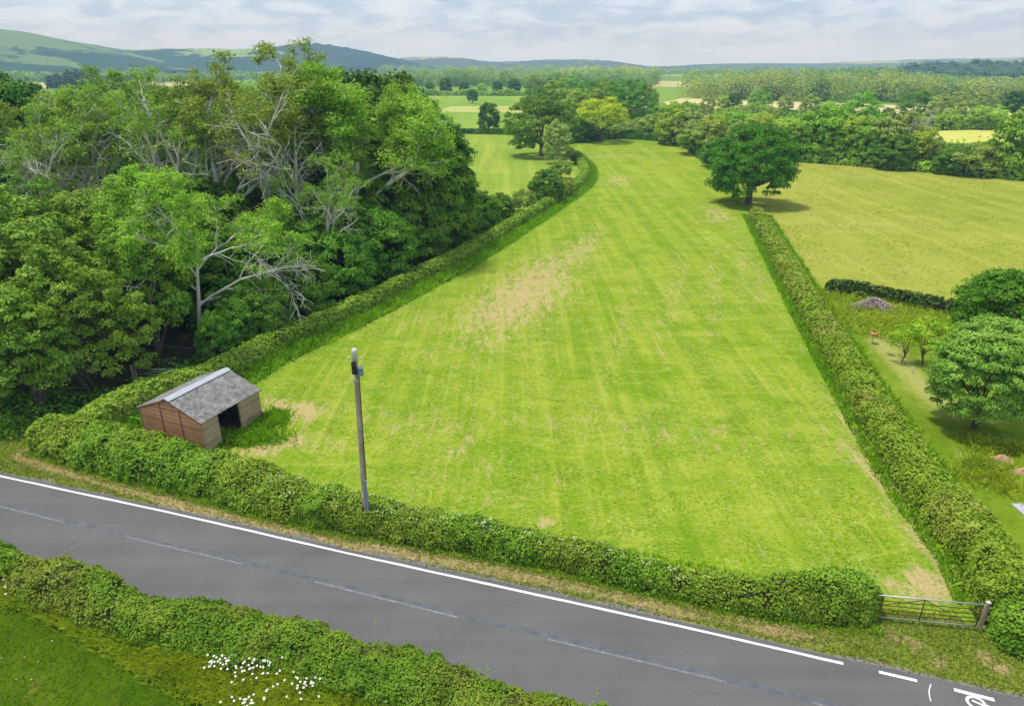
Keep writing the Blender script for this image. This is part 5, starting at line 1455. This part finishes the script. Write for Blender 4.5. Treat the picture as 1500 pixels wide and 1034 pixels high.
# --- the woodland on the left
for a in [('maple', 60, 604, 440, 'pale green maple at the front left corner of the woodland, nearest the road hedge', 0.95),
          ('maple_b', 135, 570, 400, 'light green maple just left of the galvanised gate', 0.85),
          ('maple', 232, 520, 330, 'light green maple behind the galvanised gate', 0.85),
          ('maple_b', -30, 560, 350, 'pale green maple cut by the left edge, behind the front corner maple', 1.0),
          ('maple_b', 85, 535, 320, 'broad light green maple in the second row at the left of the woodland', 1.0),
          ('maple', 160, 490, 300, 'light green maple in the second row above the gate maples', 0.95),
          ('maple', 20, 470, 275, 'greyish green maple in the third row at the left edge', 1.0),
          ('maple_b', 105, 455, 285, 'light green maple in the third row below the bare ash limbs', 0.9)]:
    T(a[0], a[1], a[2], a[3], a[4], width=a[5])
T('ash_dying', 292, 508, 240, 'leaning dying ash with drooping bare pale limbs and a bright green top', width=0.88, rz=1.0)
for px, pb, pt, wd, lab in [(322, 532, 460, 0.6, 'low hazel in front of the leaning dying ash'), (356, 512, 440, 0.8, 'low hazel at the right foot of the leaning dying ash'), (395, 500, 410, 0.85, 'nearest dark hazel right of the leaning dying ash'), (450, 470, 375, 0.9, 'second dark hazel along the woodland edge right of the dying ash'), (505, 443, 345, 0.95, 'third dark hazel along the woodland edge'),
                            (560, 415, 310, 0.95, 'fourth dark hazel along the woodland edge under the green ash'), (615, 388, 290, 0.95, 'fifth dark hazel along the woodland edge under the green ash'), (662, 364, 275, 0.95, 'sixth dark hazel at the right corner of the woodland'),
                            (705, 345, 283, 0.95, 'dark hazel just outside the woodland corner beside the curving hedge'), (738, 328, 285, 0.9, 'last dark hazel before the gap along the curving hedge')]:
    T('hazel', px - 3, pb - 5, pt, lab, 'bush', wd)
for key, px, pb, pt, wd, lab in [
        ('ash', 40, 425, 120, 1.0, 'bare limbed ash at the left edge of the woodland'),
        ('ash_b', 130, 415, 128, 1.0, 'thinning ash with yellow green top left of the sky gap'),
        ('ash', 205, 405, 100, 1.0, 'pale limbed ash in the left middle of the woodland'),
        ('ash_b', 285, 410, 100, 1.0, 'thinning ash with a brownish twiggy top in mid woodland'),
        ('ash', 345, 400, 78, 1.0, 'tall sparse ash rising left of the woodland summit'),
        ('ash_b', 405, 395, 60, 1.0, 'tallest sparse ash breaking the hill skyline'),
        ('ash', 450, 400, 110, 0.9, 'open ash with long bare side limbs left of the green dome'),
        ('ash_green', 520, 385, 95, 1.2, 'big bright green domed ash with pale forked limbs'),
        ('ash_green', 592, 372, 125, 0.85, 'bright green ash right of the domed ash'),
        ('dark_oak', 640, 360, 165, 0.80, 'dark leaved oak at the right edge of the woodland'),
        ('maple_b', 655, 362, 215, 0.75, 'mid green maple at the right front corner of the woodland'),
        ('ash_b', 480, 425, 230, 0.9, 'short half dead ash below the green dome'),
        ('dark_oak', 20, 330, 85, 0.9, 'dark oak at the back of the woodland by the left edge'),
        ('dark_oak', 70, 330, 112, 0.85, 'dark oak behind the left ashes'),
        ('oak_b', 190, 340, 120, 0.8, 'green oak behind the left middle ashes'),
        ('oak_b', 270, 335, 125, 0.8, 'green oak behind the brownish ash'),
        ('oak_b', 350, 335, 118, 0.8, 'green oak behind the tallest ashes'),
        ('dark_oak', 430, 340, 120, 0.9, 'dark oak behind the open ash'),
        ('dark_oak', 495, 330, 92, 0.9, 'dark oak showing above the left shoulder of the green dome'),
        ('dark_oak', 570, 330, 96, 0.9, 'dark oak showing above the right shoulder of the green dome'),
        ('dark_oak', 625, 335, 145, 0.8, 'dark oak behind the right edge of the woodland')]:
    T(key, px, pb, pt, lab, width=wd)
for px, pb, pt, lab in [(250, 450, 330, 'hazel thicket left of the dying ash'), (330, 470, 350, 'hazel thicket behind the dying ash'), (410, 440, 320, 'hazel thicket behind the first edge hazels'), (480, 410, 290, 'hazel thicket below the green dome'), (180, 430, 300, 'hazel thicket under the left ashes'), (560, 375, 255, 'hazel thicket under the right ashes'), (300, 415, 270, 'hazel thicket deep in mid woodland')]:
    T('hazel', px, pb, pt, lab, 'bush', 1.1)
for px, pb, pt, key, wd, lab in [(768, 310, 278, 'olive_bush', 0.9, 'yellowish bush between the curving hedge and the left pasture'), (800, 298, 250, 'hazel', 0.95, 'rounded dark bush beside the bend of the curving hedge'), (828, 290, 262, 'olive_bush', 0.7, 'small olive bush at the bend of the curving hedge'),
                                 (822, 262, 235, 'olive_bush', 0.9, 'olive bush at the foot of the bare trunked small tree'), (845, 240, 222, 'hazel', 0.9, 'low bush at the far end of the curving hedge')]:
    T(key, px, pb, pt, lab, 'bush', wd)

# --- belts and hedgerow trees across the middle distance
ORD = ['first', 'second', 'third', 'fourth', 'fifth', 'sixth', 'seventh', 'eighth', 'ninth', 'tenth', 'eleventh', 'twelfth', 'thirteenth', 'fourteenth', 'fifteenth', 'sixteenth', 'seventeenth', 'eighteenth', 'nineteenth', 'twentieth']
WORD = {'far_ash': 'pale grey green tree', 'far_oak': 'deep green tree', 'far_green': 'mid green tree', 'yellow_oak': 'yellow green tree', 'dark_oak': 'dark round tree', 'hazel': 'green bush', 'olive_bush': 'olive bush', 'snag': 'bare pale trunked tree', 'oak_b': 'broad green tree'}


def belt(phrase, items, grp):
    """items: (key, px, base py, top py, width), left to right"""
    for i, (key, px, pb, pt, wd) in enumerate(sorted(items, key=lambda q: q[1])):
        T(key, px, pb, pt, f'{WORD[key]}, {ORD[i]} from left {phrase}', 'bush' if 'bush' in WORD[key] else 'tree', wd, None, grp)


belt('in belt beyond the rough meadow', [
    ('far_green', 1150, 234, 172, 1.0), ('far_oak', 1178, 235, 165, 1.0), ('far_oak', 1208, 237, 158, 1.0), ('far_green', 1238, 239, 168, 1.0), ('far_oak', 1266, 242, 172, 0.9), ('far_ash', 1292, 244, 166, 0.9),
    ('snag', 1324, 245, 160, 1.0), ('far_green', 1345, 249, 185, 0.8), ('hazel', 1308, 248, 200, 1.1), ('far_ash', 1366, 250, 203, 0.9), ('hazel', 1392, 255, 214, 1.2), ('olive_bush', 1425, 257, 212, 1.4), ('far_green', 1452, 257, 211, 1.1), ('far_oak', 1480, 260, 168, 0.9), ('far_oak', 1520, 264, 180, 1.0)],
     'trees in the belt beyond the rough meadow')
belt('in hedge line left of the big oak', [
    ('far_green', 985, 212, 152, 1.0), ('far_ash', 1012, 214, 160, 0.9), ('olive_bush', 1022, 226, 182, 1.2), ('far_green', 1042, 226, 168, 1.0), ('hazel', 1050, 244, 206, 1.2), ('far_ash', 1075, 236, 180, 0.9), ('olive_bush', 1000, 212, 190, 1.2), ('far_green', 1110, 236, 165, 1.0)],
     'trees along the right side of the paddock end')
belt('in thicket beyond the paddock end', [
    ('olive_bush', 862, 205, 180, 1.1), ('olive_bush', 893, 203, 186, 1.3), ('hazel', 845, 208, 172, 1.1), ('olive_bush', 915, 202, 180, 1.4), ('olive_bush', 940, 201, 172, 1.4), ('olive_bush', 963, 203, 168, 1.2)],
     'bushes beyond the paddock end')
belt('in copse above the yellow oak', [
    ('oak_b', 785, 178, 128, 1.0), ('far_oak', 815, 176, 120, 1.05), ('far_green', 842, 180, 130, 1.0), ('oak_b', 862, 172, 118, 1.0), ('far_oak', 890, 178, 120, 1.1), ('oak_b', 918, 184, 116, 1.0), ('far_ash', 945, 180, 124, 0.9), ('far_green', 965, 182, 150, 0.9)],
     'trees of the copse above the paddock end')
belt('in row atop the farther left pasture', [
    ('dark_oak', 630, 139, 121, 1.0), ('dark_oak', 653, 139, 113, 1.0), ('dark_oak', 680, 139, 119, 1.1), ('far_green', 706, 140, 122, 1.0), ('dark_oak', 729, 140, 118, 1.0), ('dark_oak', 753, 140, 115, 1.1), ('far_oak', 783, 140, 112, 1.2), ('far_oak', 812, 140, 108, 1.2), ('far_oak', 838, 141, 110, 1.1), ('dark_oak', 600, 140, 120, 1.0)],
     'trees along the top of the left pasture')
belt('in scattered row before the tan field', [
    ('far_green', 985, 178, 148, 0.9), ('far_ash', 1036, 172, 140, 0.9), ('far_green', 1058, 164, 140, 1.0), ('dark_oak', 1074, 164, 136, 1.0), ('far_oak', 1110, 168, 132, 1.1), ('far_ash', 1148, 172, 140, 1.0), ('far_ash', 1182, 180, 140, 1.0), ('far_ash', 1090, 178, 156, 1.2), ('far_ash', 1126, 182, 158, 1.2), ('far_green', 1210, 182, 148, 1.0), ('far_oak', 1256, 195, 138, 1.0), ('dark_oak', 1298, 185, 157, 1.0)],
     'trees in front of the tan field')
belt('in hedgerow behind the yellow pasture', [
    ('oak_b', 1340, 180, 133, 1.0), ('far_ash', 1372, 184, 138, 1.0), ('far_ash', 1330, 200, 165, 1.1), ('far_green', 1388, 188, 160, 1.1), ('far_ash', 1412, 186, 145, 1.0), ('far_green', 1432, 190, 155, 1.1), ('far_green', 1460, 190, 160, 1.1), ('dark_oak', 1482, 172, 132, 1.1), ('far_ash', 1500, 190, 152, 1.0), ('far_green', 1520, 178, 140, 1.0), ('far_ash', 1440, 168, 135, 1.0), ('far_ash', 1405, 165, 132, 1.0)],
     'trees behind the yellow pasture')


for ln_, w_, h__, lab in [([(1120, 233), (1200, 238), (1300, 246), (1400, 255), (1500, 263), (1620, 273)], 4.5, 3.2, 'dark bushy hedge bottom under the belt beyond the rough meadow'),
                          ([(1320, 192), (1400, 190), (1540, 189)], 5.0, 4.0, 'hedge behind the yellow pasture'), ([(1330, 217), (1420, 216), (1560, 214)], 3.0, 1.0, 'hedge in front of the yellow pasture'),
                          ([(590, 140.5), (700, 140.5), (850, 141.5)], 6.0, 3.5, 'hedge under the row atop the farther left pasture'), ([(950, 167), (1100, 171), (1280, 176)], 6.0, 4.0, 'hedge in front of the tan field'),
                          ([(760, 182), (860, 181), (965, 186)], 6.0, 4.5, 'hedge under the copse above the yellow oak'), ([(1010, 184), (1120, 188), (1320, 200)], 6.0, 4.0, 'hedge between the tan field and the belt trees')]:
    hedge('hedge', np.array([P(*p)[:2] for p in ln_]), w_, (lambda q, h__=h__: h__ * (1 + 0.3 * np.sin(q * 0.21 + h__))), 0.24, 2.0, M['midgreen'], lab, int(h__ * 10 + ln_[0][0]), 2.4, 0.3, 0.4)


# --- far woods: masses of crowns nobody could count
def wood(name, cen, h, r, mat, label, seed, per=46, leaf=2.2, stems=0.0, stem_mat=None):
    rg = np.random.default_rng(seed)
    n = len(cen)
    d = rg.normal(size=(n, per, 3)); d = d / np.linalg.norm(d, axis=2, keepdims=True); d[:, :, 2] = np.where(d[:, :, 2] < -0.75, -d[:, :, 2], d[:, :, 2])
    ld = blob_dirs(rg, 5)
    lob = 1 + 0.25 * (np.clip(d @ ld.T, 0, 1) ** 2 @ rg.uniform(-1, 1, 5))
    rr = lob * rg.uniform(0.75, 1.05, (n, per))
    h = np.asarray(h); r = np.asarray(r)
    p = np.empty((n, per, 3))
    p[:, :, 0] = cen[:, 0:1] + d[:, :, 0] * rr * r[:, None]; p[:, :, 1] = cen[:, 1:2] + d[:, :, 1] * rr * r[:, None]
    z0 = cen[:, 2:3] if cen.shape[1] > 2 else 0
    p[:, :, 2] = z0 + h[:, None] * 0.46 + d[:, :, 2] * rr * h[:, None] * 0.54
    tint = rg.uniform(0, 1, n) ** 0.8
    rnd = np.clip(0.65 * tint[:, None] + 0.35 * rg.uniform(0, 1, (n, per)), 0, 1)
    nr = d + np.array([0, 0, 0.3]) + rg.normal(0, 0.3, d.shape)
    sz = np.repeat(np.asarray(leaf) * np.ones(n), per) * rg.uniform(0.7, 1.3, n * per)
    o = tag(link(name, leaf_mesh(name, p.reshape(-1, 3), nr.reshape(-1, 3), sz, rnd.ravel(), mat, rg, 0.8)), label, 'wood', kind='stuff')
    if stems:
        m = MB()
        for i in np.nonzero(rg.uniform(0, 1, n) < stems)[0]:
            for k in range(3):
                x = cen[i, 0] + rg.normal(0, r[i] * 0.4); y = cen[i, 1] - r[i] * rg.uniform(0.6, 1.0)
                m.tube([(x, y, 0), (x + rg.normal(0, 0.5), y, h[i] * 0.45), (x + rg.normal(0, 1.2), y + 0.6, h[i] * 0.8)], [0.22, 0.18, 0.07], 4, False)
        m.build('pale_trunks', stem_mat or M['palebark'], o)
    return o


def wood_line(base, top, depth, n, rg, rw):
    """crown centres filling a strip whose front foot follows base pixels and whose tops follow top pixels"""
    base = np.array(base, float); top = np.array(top, float)
    px = rg.uniform(base[0, 0], base[-1, 0], n)
    pb = np.interp(px, base[:, 0], base[:, 1]); pt_ = np.interp(px, top[:, 0], top[:, 1])
    c = []; hs = []
    for x, b, t_ in zip(px, pb, pt_):
        q = P(x, b); dd = rg.uniform(0, 1) * depth
        k = (q[1] + dd) / q[1]
        hh_ = PD(x, t_, q[1] + dd)[2]
        c.append([q[0] * k, q[1] + dd]); hs.append(max(hh_ * rg.uniform(0.62, 1.08), 4.0))
    return np.array(c), np.array(hs), np.array([max(2.5, rw * rg.uniform(0.55, 1.35)) for _ in range(n)])


rg = np.random.default_rng(202)
c, h_, r_ = wood_line([(1005, 146), (1200, 150), (1500, 153), (1640, 155)], [(1005, 111), (1100, 106), (1200, 107), (1300, 111), (1400, 117), (1500, 118), (1640, 120)], 70, 300, rg, 8.0)
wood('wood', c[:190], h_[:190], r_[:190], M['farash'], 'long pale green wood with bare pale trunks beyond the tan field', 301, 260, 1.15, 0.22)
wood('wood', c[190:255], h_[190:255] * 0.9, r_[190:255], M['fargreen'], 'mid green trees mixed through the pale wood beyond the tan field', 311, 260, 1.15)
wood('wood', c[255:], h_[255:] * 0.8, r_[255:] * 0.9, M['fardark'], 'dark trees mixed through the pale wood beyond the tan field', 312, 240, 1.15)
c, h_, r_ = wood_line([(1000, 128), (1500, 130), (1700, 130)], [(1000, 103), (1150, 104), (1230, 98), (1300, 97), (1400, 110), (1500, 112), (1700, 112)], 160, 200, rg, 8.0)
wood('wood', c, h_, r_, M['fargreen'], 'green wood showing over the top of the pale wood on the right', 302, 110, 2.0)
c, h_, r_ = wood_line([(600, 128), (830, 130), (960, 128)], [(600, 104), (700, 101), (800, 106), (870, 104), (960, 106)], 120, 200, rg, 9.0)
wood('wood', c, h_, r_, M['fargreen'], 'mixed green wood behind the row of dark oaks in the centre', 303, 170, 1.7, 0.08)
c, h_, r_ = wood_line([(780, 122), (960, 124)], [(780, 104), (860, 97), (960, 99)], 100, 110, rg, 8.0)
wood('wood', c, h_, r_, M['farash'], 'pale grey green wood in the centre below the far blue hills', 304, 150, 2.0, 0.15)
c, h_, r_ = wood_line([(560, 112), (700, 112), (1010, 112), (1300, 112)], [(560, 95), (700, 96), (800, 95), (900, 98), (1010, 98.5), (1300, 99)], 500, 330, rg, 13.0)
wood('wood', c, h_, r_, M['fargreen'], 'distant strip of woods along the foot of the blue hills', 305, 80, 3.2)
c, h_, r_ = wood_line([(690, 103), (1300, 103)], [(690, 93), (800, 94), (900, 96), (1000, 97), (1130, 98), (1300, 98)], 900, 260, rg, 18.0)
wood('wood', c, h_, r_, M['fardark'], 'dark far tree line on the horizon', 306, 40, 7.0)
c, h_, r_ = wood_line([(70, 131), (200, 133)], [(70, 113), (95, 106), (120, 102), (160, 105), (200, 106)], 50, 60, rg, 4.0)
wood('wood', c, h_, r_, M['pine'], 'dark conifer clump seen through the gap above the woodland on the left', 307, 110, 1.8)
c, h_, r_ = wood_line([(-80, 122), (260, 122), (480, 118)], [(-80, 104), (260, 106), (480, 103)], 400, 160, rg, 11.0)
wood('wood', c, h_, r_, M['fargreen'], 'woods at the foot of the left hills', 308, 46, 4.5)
# wooded ridge on the right
Yr = 1300; sk = [(1260, 104), (1300, 98), (1330, 94), (1380, 89.5), (1430, 87.5), (1500, 88), (1600, 87), (1700, 90), (1800, 100)]
hill('hill', [(x, y + 6) for x, y in sk], Yr, 330, M['fardark'], 13, wood=0.5)
S_ = np.array([PD(x, y, Yr) for x, y in sk])
n = 700
x = rg.uniform(S_[0, 0], S_[-1, 0], n); vv = rg.uniform(-0.85, 0.25, n)
zc = np.interp(x, S_[:, 0], S_[:, 2]) * np.where(vv < 0, (0.5 + 0.5 * np.cos(vv * PI)) ** 0.85, 1 - 0.3 * vv)
c = np.c_[x, Yr + vv * 330, np.maximum(zc - 15, -1)]
wood('wood', c, rg.uniform(11, 17, n), rg.uniform(6, 9, n), M['fardark'], 'dark blue green wood covering the ridge at the right horizon', 309, 44, 3.6)

for k_, v_ in PROTO.items():
    if not v_[1]:
        for ch in list(v_[0].children): bpy.data.objects.remove(ch)
        bpy.data.objects.remove(v_[0])
